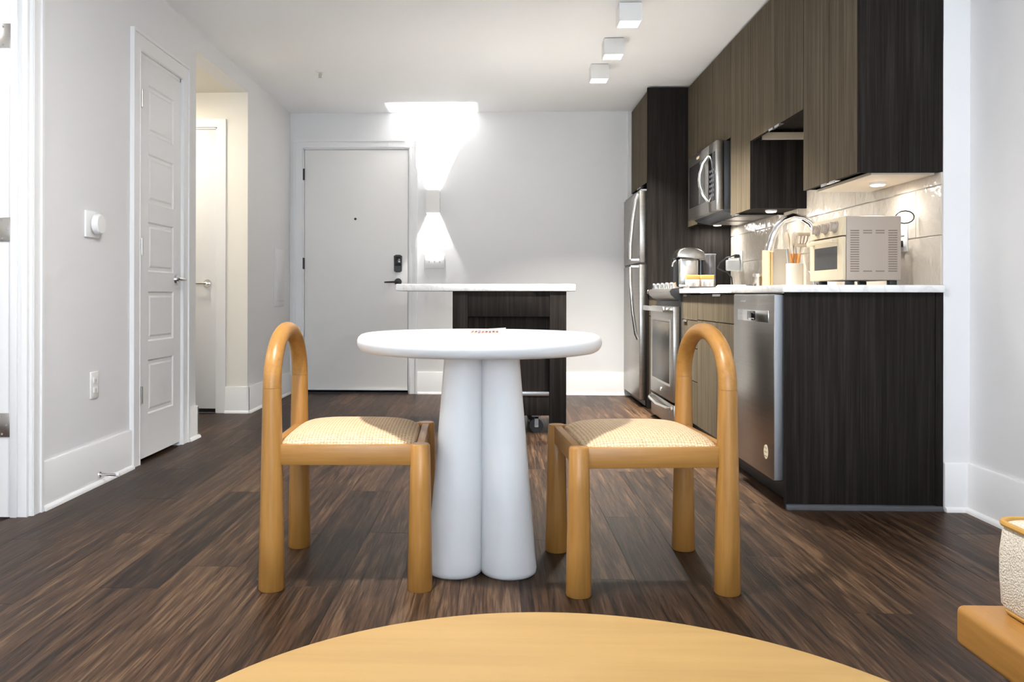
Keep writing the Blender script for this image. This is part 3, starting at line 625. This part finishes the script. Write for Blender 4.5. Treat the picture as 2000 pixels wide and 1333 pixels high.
c2 = thing('drawer_cabinet', (1.5, 5.16, .1), 'dark wood base cabinet with a stack of four drawers beside the range', 'cabinet', bc)
b = B(); b.box(XF+.02, XK-.01, 4.957, 4.975, .10, .882); b.box(XF+.02, XK-.01, 5.347, 5.365, .10, .882); b.box(XF+.02, XK-.01, 4.975, 5.347, .10, .118); b.box(XK-.02, XK-.01, 4.975, 5.347, .118, .882); b.out('body', LAM, c2, smooth=False)
zz = [.105, .36, .557, .722, .878]
for i in range(4):
    dd = door(c2, XF, 4.957, 5.365, zz[i], zz[i+1], name='drawer'); pull(dd, XF, 5.22, 5.30, zz[i+1]-.001)
B().box(XF+.06, XF+.075, 4.10, 5.365, 0, .10).out('trim_10', 'black', kind=ST, label='black recessed toe kick under the base cabinets')
# worktop with sink cut-out
b = B(); wy0, wy1 = YK-.020, 5.368; wx0 = 1.163
sx0, sx1, sy0, sy1 = 1.25, 1.62, 4.2, 4.82
b.box(wx0, XK-.002, wy0, sy0, .884, .914, .0025); b.box(wx0, XK-.002, sy1, wy1, .884, .914, .0025); b.box(wx0, sx0, sy0-.002, sy1+.002, .884, .914); b.box(sx1, XK-.002, sy0-.002, sy1+.002, .884, .914)
b.out('worktop', 'quartz', label='long white quartz worktop carrying the toaster oven and the faucet', cat='worktop')
sk = thing('sink', (1.435, 4.51, .70), 'undermount stainless sink in the white worktop', 'sink')
b = B(); b.box(sx0+.001, sx1-.001, sy0+.001, sy1-.001, .70, .706); b.box(sx0+.001, sx0+.005, sy0+.001, sy1-.001, .706, .883); b.box(sx1-.005, sx1-.001, sy0+.001, sy1-.001, .706, .883); b.box(sx0+.005, sx1-.005, sy0+.001, sy0+.005, .706, .883); b.box(sx0+.005, sx1-.005, sy1-.005, sy1-.001, .706, .883)
b.out('basin', 'steel', sk, smooth=False)
B().lathe([(.042, .706), (.042, .709), (.03, .709), (.028, .7065)], (1.44, 4.51, 0), 24).out('drain', 'chrome', sk)
# backsplash tiles
rows = [(.914, 1.116), (1.118, 1.320), (1.322, 1.524), (1.526, 1.728), (1.730, 1.90)]
bs = B().box(XK-.0035, XK-.0005, YK+.001, 6.508, .915, 1.90).out('backsplash', 'grout', kind=ST, label='cream glazed tile backsplash behind the worktop', smooth=False)
tcache = {}
for r, (z0, z1) in enumerate(rows):
    y = YK+.001 - (.2 if r % 2 else 0); TL = .405
    while y < 6.508:
        ya, yb = max(y, YK+.001), min(y+TL-.002, 6.508)
        if yb-ya > .02 and (r < 3 or (yb > 4.08 and ya < 4.95)):
            key = (round(yb-ya, 3), round(z1-z0, 3))
            if key not in tcache:
                o = B().box(XK-.0095, XK-.0036, ya, yb, z0+.001, z1-.001, .0018, 1).out('tile', 'tile', bs); tcache[key] = o
            else: inst(tcache[key], 'tile', (XK-.00655, (ya+yb)/2, z0+.001), bs)
        y += TL
XT = XK-.0095
# outlets on the tiles
o1 = thing('tile_outlet', (XT, 3.775, 1.065), 'white outlet on the tiles right behind the toaster oven', 'outlet')
B().box(XT-.006, XT, 3.735, 3.815, 1.065, 1.185, .002).out('cover_plate', 'outlet_white', o1)
for z0 in (1.10, 1.15): B().box(XT-.009, XT-.006, 3.757, 3.793, z0-.015, z0+.015, .003).out('receptacle', 'plastic_white', o1)
o2 = thing('tile_outlet', (XT, 6.28, 1.05), 'white outlet with a plug on the tiles behind the range', 'outlet')
B().box(XT-.006, XT, 6.19, 6.31, 1.05, 1.20, .002).out('cover_plate', 'outlet_white', o2)
for z0 in (1.09, 1.15): B().box(XT-.009, XT-.006, 6.225, 6.275, z0-.015, z0+.015, .003).out('receptacle', 'plastic_white', o2)

# ------------------------------------------------------------------ things on the worktop
W = .9145
# toaster oven
ov = thing('toaster_oven', (1.59, 3.80, W), 'cream countertop toaster oven with vented side and three knobs', 'toaster oven')
OX0, OX1, OY0, OY1, OZ0, OZ1 = 1.488, 1.718, 3.622, 3.985, .936, 1.21
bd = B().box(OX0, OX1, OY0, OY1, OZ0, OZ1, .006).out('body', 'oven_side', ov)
b = B(); b.prism([(OX0-.020, 1.128), (OX0-.001, 1.128), (OX0-.001, 1.208), (OX0-.006, 1.208)], 'y', OY0, OY1); cpn = b.out('control_panel', 'oven_cream', ov)
for yy in (3.70, 3.80, 3.90):
    n = Vector((-.985, 0, .17)); c0 = Vector((OX0-.014, yy, 1.168)); b = B(); b.cyl(c0, c0+n*.004, .027, .027, 20); b.cyl(c0+n*.004, c0+n*.020, .021, .018, 18); b.box(c0.x-.026, c0.x-.01, yy-.004, yy+.004, 1.150, 1.190, .002); b.out('knob', 'oven_side', cpn)
odr = thing('door', (OX0, 3.8, .938), parent=ov)
b = B(); dx = OX0-.019; b.box(dx, OX0-.001, OY0, 3.672, .938, 1.122, .003); b.box(dx, OX0-.001, 3.935, OY1, .938, 1.122, .003); b.box(dx, OX0-.001, 3.67, 3.937, .938, .985, .003); b.box(dx, OX0-.001, 3.67, 3.937, 1.085, 1.122, .003); b.out('door_frame', 'oven_cream', odr)
B().box(dx+.003, dx+.007, 3.672, 3.935, .985, 1.085).out('glass', 'oven_glass', odr)
b = B(); b.box(dx-.030, dx-.018, 3.66, 3.95, 1.098, 1.112, .003); b.box(dx-.02, dx, 3.665, 3.68, 1.098, 1.112); b.box(dx-.02, dx, 3.93, 3.945, 1.098, 1.112); b.out('handle', 'oven_cream', odr)
slot = None
def vslot(xc, z, ln):
    global slot
    key = round(ln, 3)
    src = tcache.get(('s', key))
    if src is None: tcache[('s', key)] = B().box(xc-ln/2, xc+ln/2, OY0-.0008, OY0+.0004, z-.0021, z+.0021).out('vent_slot', 'slot_dark', bd, smooth=False)
    else: inst(src, 'vent_slot', (xc, OY0-.0002, z-.0021), bd)
for i in range(18):
    z = .975 + i*.01015; vslot(1.523, z, .037); vslot(1.682, z, .037)
for xx in (1.577, 1.629):
    for z in (.975, .975+16*.01015, .975+17*.01015): vslot(xx, z, .037)
for fx, fy in ((OX0+.012, OY0+.02), (OX0+.012, OY1-.05), (OX1-.04, OY0+.02), (OX1-.04, OY1-.05)): B().box(fx, fx+.032, fy, fy+.03, W, OZ0+.001, .003).out('foot', 'black', ov)
# its cord
cd = thing('power_cord', (1.74, 3.70, 1.10), 'black looped power cord behind the toaster oven', 'cord')
pts = [(1.722, 3.70, 1.17), (1.728, 3.70, 1.205)]
lc = Vector((1.752, 3.665, 1.208))
for k in range(15):
    a = math.pi*1.05 - k*2*math.pi/14; pts.append((lc.x+.034*math.cos(a), lc.y-.012*math.cos(a), lc.z+.027*math.sin(a)))
pts += [(1.735, 3.70, 1.19), (1.765, 3.74, 1.14), (1.785, 3.772, 1.10)]
B().sweep(pts, .0028, 8).out('cable', 'black', cd)
B().box(1.777, XT-.009, 3.760, 3.790, 1.085, 1.113, .003).out('plug', 'black', cd)
B().cyl((1.722, 3.700, 1.165), (1.722, 3.700, 1.185), .008, .006, 10).out('strain_relief', 'black', cd)
# faucet
fc = thing('faucet', (1.70, 4.51, W), 'tall chrome gooseneck faucet arching over the sink', 'faucet')
B().lathe([(.028, W), (.028, W+.008), (.022, W+.014), (.018, W+.05)], (1.70, 4.51, 0), 24).out('base', 'chrome', fc)
pts = [(1.70, 4.51, W+.04), (1.70, 4.51, 1.14), (1.692, 4.51, 1.21), (1.664, 4.51, 1.258), (1.625, 4.51, 1.283), (1.575, 4.51, 1.290), (1.525, 4.51, 1.272), (1.488, 4.51, 1.232), (1.467, 4.51, 1.18), (1.460, 4.51, 1.15)]
B().sweep(pts, .0185, 18).out('spout', 'chrome', fc)
hd = B().cyl((1.461, 4.51, 1.156), (1.449, 4.51, 1.108), .0200, .0215, 18).out('spray_head', 'chrome', fc)
B().box(1.434, 1.442, 4.503, 4.517, 1.125, 1.148, .002).out('spray_button', 'mid_grey', hd)
B().sweep([(1.70, 4.53, W+.045), (1.70, 4.57, W+.06), (1.70, 4.62, W+.09)], [.008, .007, .005], 10).out('lever', 'chrome', fc)
# utensil crock and utensils
cr = B().lathe([(.043, W), (.047, W+.004), (.047, W+.139), (.045, W+.141), (.042, W+.139), (.042, W+.01), (.0005, W+.01)], (1.714, 4.88, 0), 36).out('utensil_crock', 'ceramic', label='cream ceramic crock holding kitchen utensils', cat='crock')
def utensil(name, x, y, lean, head, label, mat='silicone'):
    t = thing(name, (x, y, W+.012), label, 'utensil', group='utensils in the cream crock')
    base = Vector((x, y, W+.014)); dirv = Vector((lean[0], lean[1], 1)).normalized()
    B().sweep([base, base+dirv*.185], [.007, .008], 10).out('handle', 'handle_wood', t)
    b = B(); q = base+dirv*.185
    if head == 'spoon':
        b.sweep([q, q+dirv*.03, q+dirv*.055, q+dirv*.085, q+dirv*.115, q+dirv*.128], [.008, .007, .017, .029, .024, .007], 14, flat=.35)
    else:
        b.sweep([q, q+dirv*.03, q+dirv*.05], [.008, .007, .010], 12, flat=.5)
        if head == 'slotted':
            for k in range(4): 
                o = Vector(((k-1.5)*.0185, 0, 0)); b.sweep([q+dirv*.045+o*.7, q+dirv*.075+o, q+dirv*.115+o*1.08], [.0065, .0068, .0068], 8, flat=.5)
            b.sweep([q+dirv*.112+Vector((-.036, 0, 0)), q+dirv*.112+Vector((.036, 0, 0))], .010, 8); b.sweep([q+dirv*.047+Vector((-.030, 0, 0)), q+dirv*.047+Vector((.030, 0, 0))], .010, 8)
        else:
            b.sweep([q+dirv*.045, q+dirv*.06, q+dirv*.115, q+dirv*.122], [.024, .038, .042, .036], 4, flat=.25)
    hh = b.out('head', mat, t)
    return t
utensil('slotted_spatula', 1.700, 4.856, (.17, -.03), 'slotted', 'beige slotted spatula in the cream crock')
utensil('turner', 1.709, 4.908, (.04, .02), 'flat', 'beige flat turner standing behind the slotted spatula')
utensil('spoon', 1.722, 4.878, (-.19, .0), 'spoon', 'beige spoon leaning left in the cream crock')
utensil('ladle', 1.738, 4.892, (-.07, .0), 'spoon', 'grey beige ladle at the left back of the crock', 'oven_side')
t = thing('whisk', (1.690, 4.88, W+.012), 'thin dark metal utensil at the left rim of the crock', 'utensil', group='utensils in the cream crock')
B().sweep([(1.690, 4.88, W+.014), (1.672, 4.88, W+.19), (1.668, 4.88, W+.22)], [.004, .005, .003], 8).out('rod', 'mid_grey', t)
# block and boards
B().box(1.643, 1.753, 5.06, 5.14, W, 1.150, .004).out('storage_block', 'ceramic', label='plain cream upright block standing left of the utensil crock', cat='block')
B().box(1.628, 1.640, 5.03, 5.15, W, 1.148, .003).out('cutting_board', 'board_wood', label='light wood cutting board on edge against the cream block', cat='cutting board', group='cutting boards')
B().box(1.613, 1.625, 5.03, 5.15, W, 1.144, .003).out('cutting_board', 'board_wood', label='light wood cutting board on edge, the outer of the two', cat='cutting board', group='cutting boards')
cn = thing('canister', (1.606, 5.21, W), 'small brushed steel canister beside the cutting boards', 'canister')
B().lathe([(.031, W), (.032, W+.003), (.032, W+.072)], (1.606, 5.21, 0), 28).out('can', 'steel', cn)
B().lathe([(.033, W+.072), (.033, W+.088), (.031, W+.09), (.0005, W+.09)], (1.606, 5.21, 0), 28).out('lid', 'steel_bright', cn)
B().box(1.538, 1.564, 5.16, 5.20, W, W+.022, .003).out('soap_dish', 'black', label='small black dish left of the steel canister', cat='dish')
b = B(); b.box(1.33, 1.525, 4.99, 5.15, W, W+.007, .003); b.box(1.335, 1.52, 5.0, 5.145, W+.0072, W+.014, .003); b.box(1.34, 1.48, 5.02, 5.14, W+.0142, W+.020, .003)
b.out('folded_towel', 'towel', label='white folded cloth lying flat on the worktop behind the black tray', cat='towel')
# tray and packets
tr = thing('tray', (1.29, 5.25, W), 'black shallow tray at the far end of the long worktop', 'tray')
b = B(); b.box(1.185, 1.39, 5.175, 5.345, W, W+.004); b.out('base', 'black', tr)
b = B(); fr_ = lambda e, z: [Vector((1.185-e, 5.175-e, z)), Vector((1.39+e, 5.175-e, z)), Vector((1.39+e, 5.345+e, z)), Vector((1.185-e, 5.345+e, z))]
b.rings([fr_(0, W), fr_(.006, W+.013), fr_(.003, W+.013), fr_(-.003, W+.0042)]); b.out('rim', 'black', tr, smooth=False)
for i, (x0, x1, lb) in enumerate(((1.188, 1.268, 'orange topped printed packet at the left of the black tray'), (1.278, 1.356, 'orange topped printed packet at the right of the black tray'))):
    pk = thing('drink_packet', ((x0+x1)/2, 5.29, W+.005), lb, 'packet', group='packets on the black tray')
    B().box(x0, x1, 5.27, 5.31, W+.005, W+.058, .002).out('lower_print', 'packet', pk)
    B().box(x0, x1, 5.27, 5.31, W+.0582, W+.085, .002).out('band', 'orange_print', pk)
    for k in range(3):
        xx = x0+.016+k*.024; B().box(xx-.006, xx+.006, 5.2685, 5.2702, W+.012, W+.045-.008*(k % 2)).out('figure', ('paper', 'mid_grey', 'paper')[(k+i) % 3], pk, smooth=False)
# coffee machine
cm = thing('coffee_machine', (1.43, 6.35, W), 'chrome capsule coffee machine with domed lid by the tall panel', 'coffee machine')
B().box(1.33, 1.545, 6.25, 6.42, W, W+.018, .006).out('base', 'mid_grey', cm)
B().box(1.352, 1.50, 6.255, 6.415, W+.018, 1.152, .022, 4).out('body', 'steel_bright', cm)
pr_ = [(1.338, 1.152), (1.340, 1.178), (1.358, 1.208), (1.392, 1.226), (1.44, 1.228), (1.50, 1.215), (1.535, 1.195), (1.548, 1.165), (1.548, 1.135), (1.50, 1.135), (1.50, 1.152)]
b = B(); b.prism(pr_, 'y', 6.25, 6.42); es = [e for e in b.bm.edges if abs(e.verts[0].co.y-e.verts[1].co.y) < 1e-6]; bmesh.ops.bevel(b.bm, geom=es, offset=.012, segments=3, affect='EDGES', profile=.5, clamp_overlap=True); b.out('lid', 'steel', cm, ang=.9)
B().cyl((1.522, 6.30, W+.018), (1.522, 6.30, 1.134), .026, .026, 20).out('column', 'black_gloss', cm)
b = B(); b.box(1.318, 1.352, 6.29, 6.38, W+.02, 1.15, .006); b.out('water_tank', 'black', cm)
B().sweep([(1.335, 6.27, 1.13), (1.312, 6.265, 1.115), (1.306, 6.265, 1.085)], .007, 10).out('lever', 'chrome', cm)
# acrylic tube
ac = thing('capsule_holder', (1.615, 6.40, W), 'tall clear acrylic cylinder against the dark tall panel', 'container')
B().lathe([(.043, W), (.043, W+.262), (.040, W+.262), (.040, W+.004), (.0005, W+.004)], (1.615, 6.40, 0), 32).out('tube', 'acrylic', ac)
B().lathe([(.045, W+.263), (.045, W+.272), (.0005, W+.272)], (1.615, 6.40, 0), 32).out('lid', 'mid_grey', ac)
# adapter and cord by the range
ad = thing('plug_adapter', (1.75, 6.24, 1.06), 'white plug adapter on the outlet behind the range', 'adapter')
B().box(1.70, XT-.010, 6.215, 6.285, 1.055, 1.135, .010, 3).out('block', 'plastic_white', ad)
B().box(1.715, 1.775, 6.235, 6.265, 1.135, 1.15, .004).out('top', 'outlet_white', ad)
kc = thing('power_cord', (1.70, 6.26, W), 'black power cord curving from the outlet behind the range to the worktop', 'cord')
B().sweep([(1.782, 6.25, 1.162), (1.75, 6.25, 1.166), (1.70, 6.26, 1.15), (1.655, 6.27, 1.115), (1.638, 6.27, 1.075), (1.665, 6.265, 1.058), (1.71, 6.26, 1.043), (1.738, 6.255, 1.005), (1.742, 6.25, .955), (1.735, 6.25, W+.006)], .0045, 10).out('cable', 'black', kc)
B().box(1.758, XT-.0095, 6.235, 6.265, 1.15, 1.176, .004).out('plug', 'black', kc)

# ------------------------------------------------------------------ island cart
isl = thing('kitchen_island', (.08, 5.62, 0), 'dark wood rolling kitchen island with overhanging white top', 'kitchen island')
IY0, IY1, IX0, IX1 = 5.30, 5.92, -.272, .445
B().box(-.632, .502, IY0-.012, IY1+.05, .896, .941, .006).out('worktop', 'quartz', isl)
for x0, x1 in ((IX0, IX0+.097), (IX1-.105, IX1)):
    for y0 in (IY0, IY1-.06): B().box(x0, x1, y0, y0+.06, .06, .895, .002).out('leg', LAM, isl)
for y0 in (IY0+.004, IY1-.03):
    B().box(IX0+.098, IX1-.106, y0, y0+.026, .736, .895, .001).out('top_rail', LAM, isl); B().box(IX0+.098, IX1-.106, y0, y0+.026, .112, .236, .001).out('bottom_rail', LAM, isl)
B().box(IX0+.098, IX1-.106, IY0+.045, IY0+.060, .237, .735).out('back_panel', LAM, isl)
for x0 in (IX0+.010, IX1-.03): B().box(x0, x0+.02, IY0+.061, IY1-.061, .112, .895).out('side_panel', LAM, isl)
b = B(); b.box(IX0+.10, IX1-.107, IY0+.0, IY0+.034, .2365, .262, .003); b.out('foot_rail', 'steel_edge', isl)
for k in range(6):
    y0 = IY0+.075+k*.082; B().box(IX0+.031, IX1-.031, y0, y0+.055, .112, .130).out('shelf_slat', LAM, isl)
for xx in (IX0+.185, IX1-.185):
    for yy in (IY0+.045, IY1-.075):
        cs = thing('caster', (xx, yy, 0), parent=isl)
        b = B(); b.cyl((xx, yy-.013, .043), (xx, yy+.013, .043), .043, .043, 32); b.out('wheel', 'black', cs)
        b = B(); b.box(xx-.030, xx+.030, yy-.03, yy+.03, .104, .1115); b.box(xx-.012, xx+.012, yy-.022, yy-.016, .036, .104); b.box(xx-.012, xx+.012, yy+.016, yy+.022, .036, .104); b.cyl((xx, yy-.024, .043), (xx, yy+.024, .043), .008, .008, 10); b.box(xx-.012, xx+.012, yy-.022, yy+.022, .090, .104); b.out('fork', 'mid_grey', cs)
        B().box(xx-.056, xx-.040, yy-.014, yy+.014, .062, .082, .003).out('brake', 'black', cs)

# ------------------------------------------------------------------ pedestal table
TX, TY, TR = -.053, 2.72, .393
tb = thing('pedestal_table', (TX, TY, 0), 'round white plaster table on a clustered four column base', 'table')
pf = [(.0005, .686), (TR-.040, .686), (TR-.022, .689), (TR-.010, .696), (TR-.003, .706), (TR, .716), (TR-.001, .726), (TR-.005, .735), (TR-.013, .742), (TR-.024, .7455), (TR-.034, .746), (.0005, .746)]
B().lathe(pf, (TX, TY, 0), 96).out('table_top', 'plaster', tb, ang=.8)
for sx in (-1, 1):
    for sy in (-1, 1):
        b = B(); rg_ = []
        for k in range(13):
            t = k/12; z = .0 + t*.686
            off = .0850 - .0275*t; r = .0880 - .0275*t
            if k == 0: r -= .010
            rg_.append((off, r, z))
        rg_.insert(1, (.0850, .0855, .006)); rg_.insert(2, (.0846, .0880, .018)); 
        b.rings([[Vector((TX+.01+sx*o+r*math.cos(a), TY+sy*o+r*math.sin(a), z)) for a in [2*math.pi*j/40 for j in range(40)]] for o, r, z in rg_])
        b.out('column', 'plaster', tb, ang=.9)
# printed card on the table
cdp = thing('printed_card', (TX, 2.72, .7465), 'white printed card lying on the round white table', 'card')
B().box(-.150, .045, 2.53, 2.90, .7465, .7485, .0005, 1).out('sheet', 'paper', cdp)
rnd = random.Random(3)
for r in range(7):
    for k in range(8):
        x0 = -.080+k*.0115; y0 = 2.66+r*.026
        B().box(x0, x0+.0085, y0, y0+.016+.008*rnd.random(), .7486, .7489).out('print', ('paper_print', 'mid_grey', 'paper_print', 'orange_print')[rnd.randrange(4)], cdp, smooth=False)
b = B(); b.rings([[Vector((-.06, 2.84, .7487)), Vector((.03, 2.84, .7487)), Vector((.03, 2.90, .7487)), Vector((-.06, 2.90, .7487))], [Vector((-.06, 2.845, .7497)), Vector((.03, 2.844, .7497)), Vector((.036, 2.90, .757)), Vector((-.056, 2.90, .751))]]); b.out('curled_corner', 'paper', cdp, smooth=False)

# ------------------------------------------------------------------ chairs
def chair(loc, ang, label):
    # local: +x is the front (toward the table), back arch at -x, width along y
    c = thing('dining_chair', (0, 0, 0), label, 'chair', group='two arch back dining chairs')
    hx, hy = .2185, .2125
    rad = lambda z: .0385 - .0115*min(1, z/.60)
    for sy in (-1, 1):
        zs = [.0, .004, .15, .30, .45, .594]
        B().sweep([(-hx, sy*hy, z) for z in zs], [rad(0)-.003] + [rad(z) for z in zs[1:]], 24).out('leg', 'oak_v', c, ang=.9)
        zs = [.0, .004, .15, .30, .425, .430]
        B().sweep([(hx, sy*hy, z) for z in zs], [rad(0)-.003] + [rad(z)-.001 for z in zs[1:-1]] + [.026], 24).out('leg', 'oak_v', c, ang=.9)
    pts = [(-hx, -hy, .5945)]
    for k in range(25):
        a = math.pi - math.pi*k/24; pts.append((-hx, hy*math.cos(a)*1.0, .597 + .160*math.sin(a)**.92))
    pts.append((-hx, hy, .5945))
    B().sweep(pts, [.0270]+[.0270-.0018*math.sin(math.pi*k/24) for k in range(25)]+[.0270], 24).out('backrest', 'oak_y', c, ang=.9)
    for sy in (-1, 1):
        B().box(-hx+.020, hx-.020, sy*hy-.012, sy*hy+.012, .368, .428, .002).out('side_rail', 'oak_x', c)
    B().box(hx-.012, hx+.012, -hy+.020, hy-.020, .368, .428, .002).out('front_rail', 'oak_y', c)
    B().box(-hx-.012, -hx+.012, -hy+.020, hy-.020, .368, .428, .002).out('back_rail', 'oak_y', c)
    # domed woven cushion
    b = B(); n = 26; ax, ay = .2045, .2155; V = {}
    for i in range(n+1):
        for j in range(n+1):
            u, v = -1+2*i/n, -1+2*j/n
            # gather samples toward the rim
            u2, v2 = math.sin(u*math.pi/2), math.sin(v*math.pi/2)
            hgt = (max(0, 1-abs(u2)**4.5)*max(0, 1-abs(v2)**4.5))**.5*(.86+.14*(1-u2*u2)*(1-v2*v2))
            k = 1-.045*(abs(u2*v2))**3
            V[i, j] = b.bm.verts.new((u2*ax*k, v2*ay*k, .418+.047*hgt))
    for i in range(n):
        for j in range(n): b.bm.faces.new((V[i, j], V[i+1, j], V[i+1, j+1], V[i, j+1]))
    rim = [V[i, 0] for i in range(n)] + [V[n, j] for j in range(n)] + [V[i, n] for i in range(n, 0, -1)] + [V[0, j] for j in range(n, 0, -1)]
    low = [b.bm.verts.new((v.co.x, v.co.y, .380)) for v in rim]; m_ = len(rim)
    for i in range(m_): b.bm.faces.new((rim[i], low[i], low[(i+1) % m_], rim[(i+1) % m_]))
    b.bm.faces.new(low)
    b.out('seat', 'cane', c, ang=1.2)
    c.location = loc; c.rotation_euler = (0, 0, ang)
    return c
chair((-.449, 2.676, 0), math.radians(2.4), 'honey oak arch back chair with cane seat left of the white table')
chair((.443, 2.672, 0), math.radians(180+4.5), 'honey oak arch back chair with cane seat right of the white table')

# ------------------------------------------------------------------ foreground
ct = thing('coffee_table', (.078, .727, 0), 'round light oak coffee table in the foreground', 'table')
pf = [(.0005, .382), (.455, .382), (.466, .385), (.470, .392), (.470, .412), (.467, .418), (.462, .42), (.0005, .42)]
B().lathe(pf, (.078, .727, 0), 128).out('table_top', 'oak_light', ct, ang=.5)
for k in range(4):
    a = math.pi/4+k*math.pi/2; B().sweep([(.078+.30*math.cos(a), .727+.30*math.sin(a), z) for z in (0, .006, .381)], [.030, .034, .034], 24).out('leg', 'oak_v', ct)
ot = thing('platform_seat', (1.2, 1.08, 0), 'cream boucle cushion seat on a thick oak platform at the right edge', 'seat')
PX0, PX1, PY0, PY1 = .792, 1.62, .62, 1.478
B().box(PX0, PX1, PY0, PY1, .268, .338, .012, 4).out('platform', 'oak_y', ot)
for xx in (PX0+.10, PX1-.10):
    for yy in (PY0+.10, PY1-.10): B().box(xx-.03, xx+.03, yy-.03, yy+.03, 0, .268, .004).out('leg', 'oak_v', ot)
def rrect(x0, x1, y0, y1, r, z, n=8):
    o = []
    for cx, cy, a0 in ((x1-r, y1-r, 0), (x0+r, y1-r, 90), (x0+r, y0+r, 180), (x1-r, y0+r, 270)):
        for k in range(n+1):
            a = math.radians(a0+90*k/n); o.append(Vector((cx+r*math.cos(a), cy+r*math.sin(a), z)))
    return o
q = (.846, 1.56, .70, 1.462)
def ins(e, z, r=.035): return rrect(q[0]+e, q[1]-e, q[2]+e, q[3]-e, r, z)
b = B(); b.rings([ins(.022, .3385), ins(.006, .344), ins(.0, .354), ins(-.002, .40), ins(-.002, .44), ins(.001, .475), ins(.006, .488), ins(.03, .496), ins(.10, .503), ins(.2, .506)])
cu = b.out('cushion', 'boucle', ot, ang=1.2)
B().sweep(ins(.002, .4885), .0055, 8, closed=True).out('piping', 'piping', cu)
B().sweep(ins(.008, .3450), .0055, 8, closed=True).out('piping', 'piping', cu)
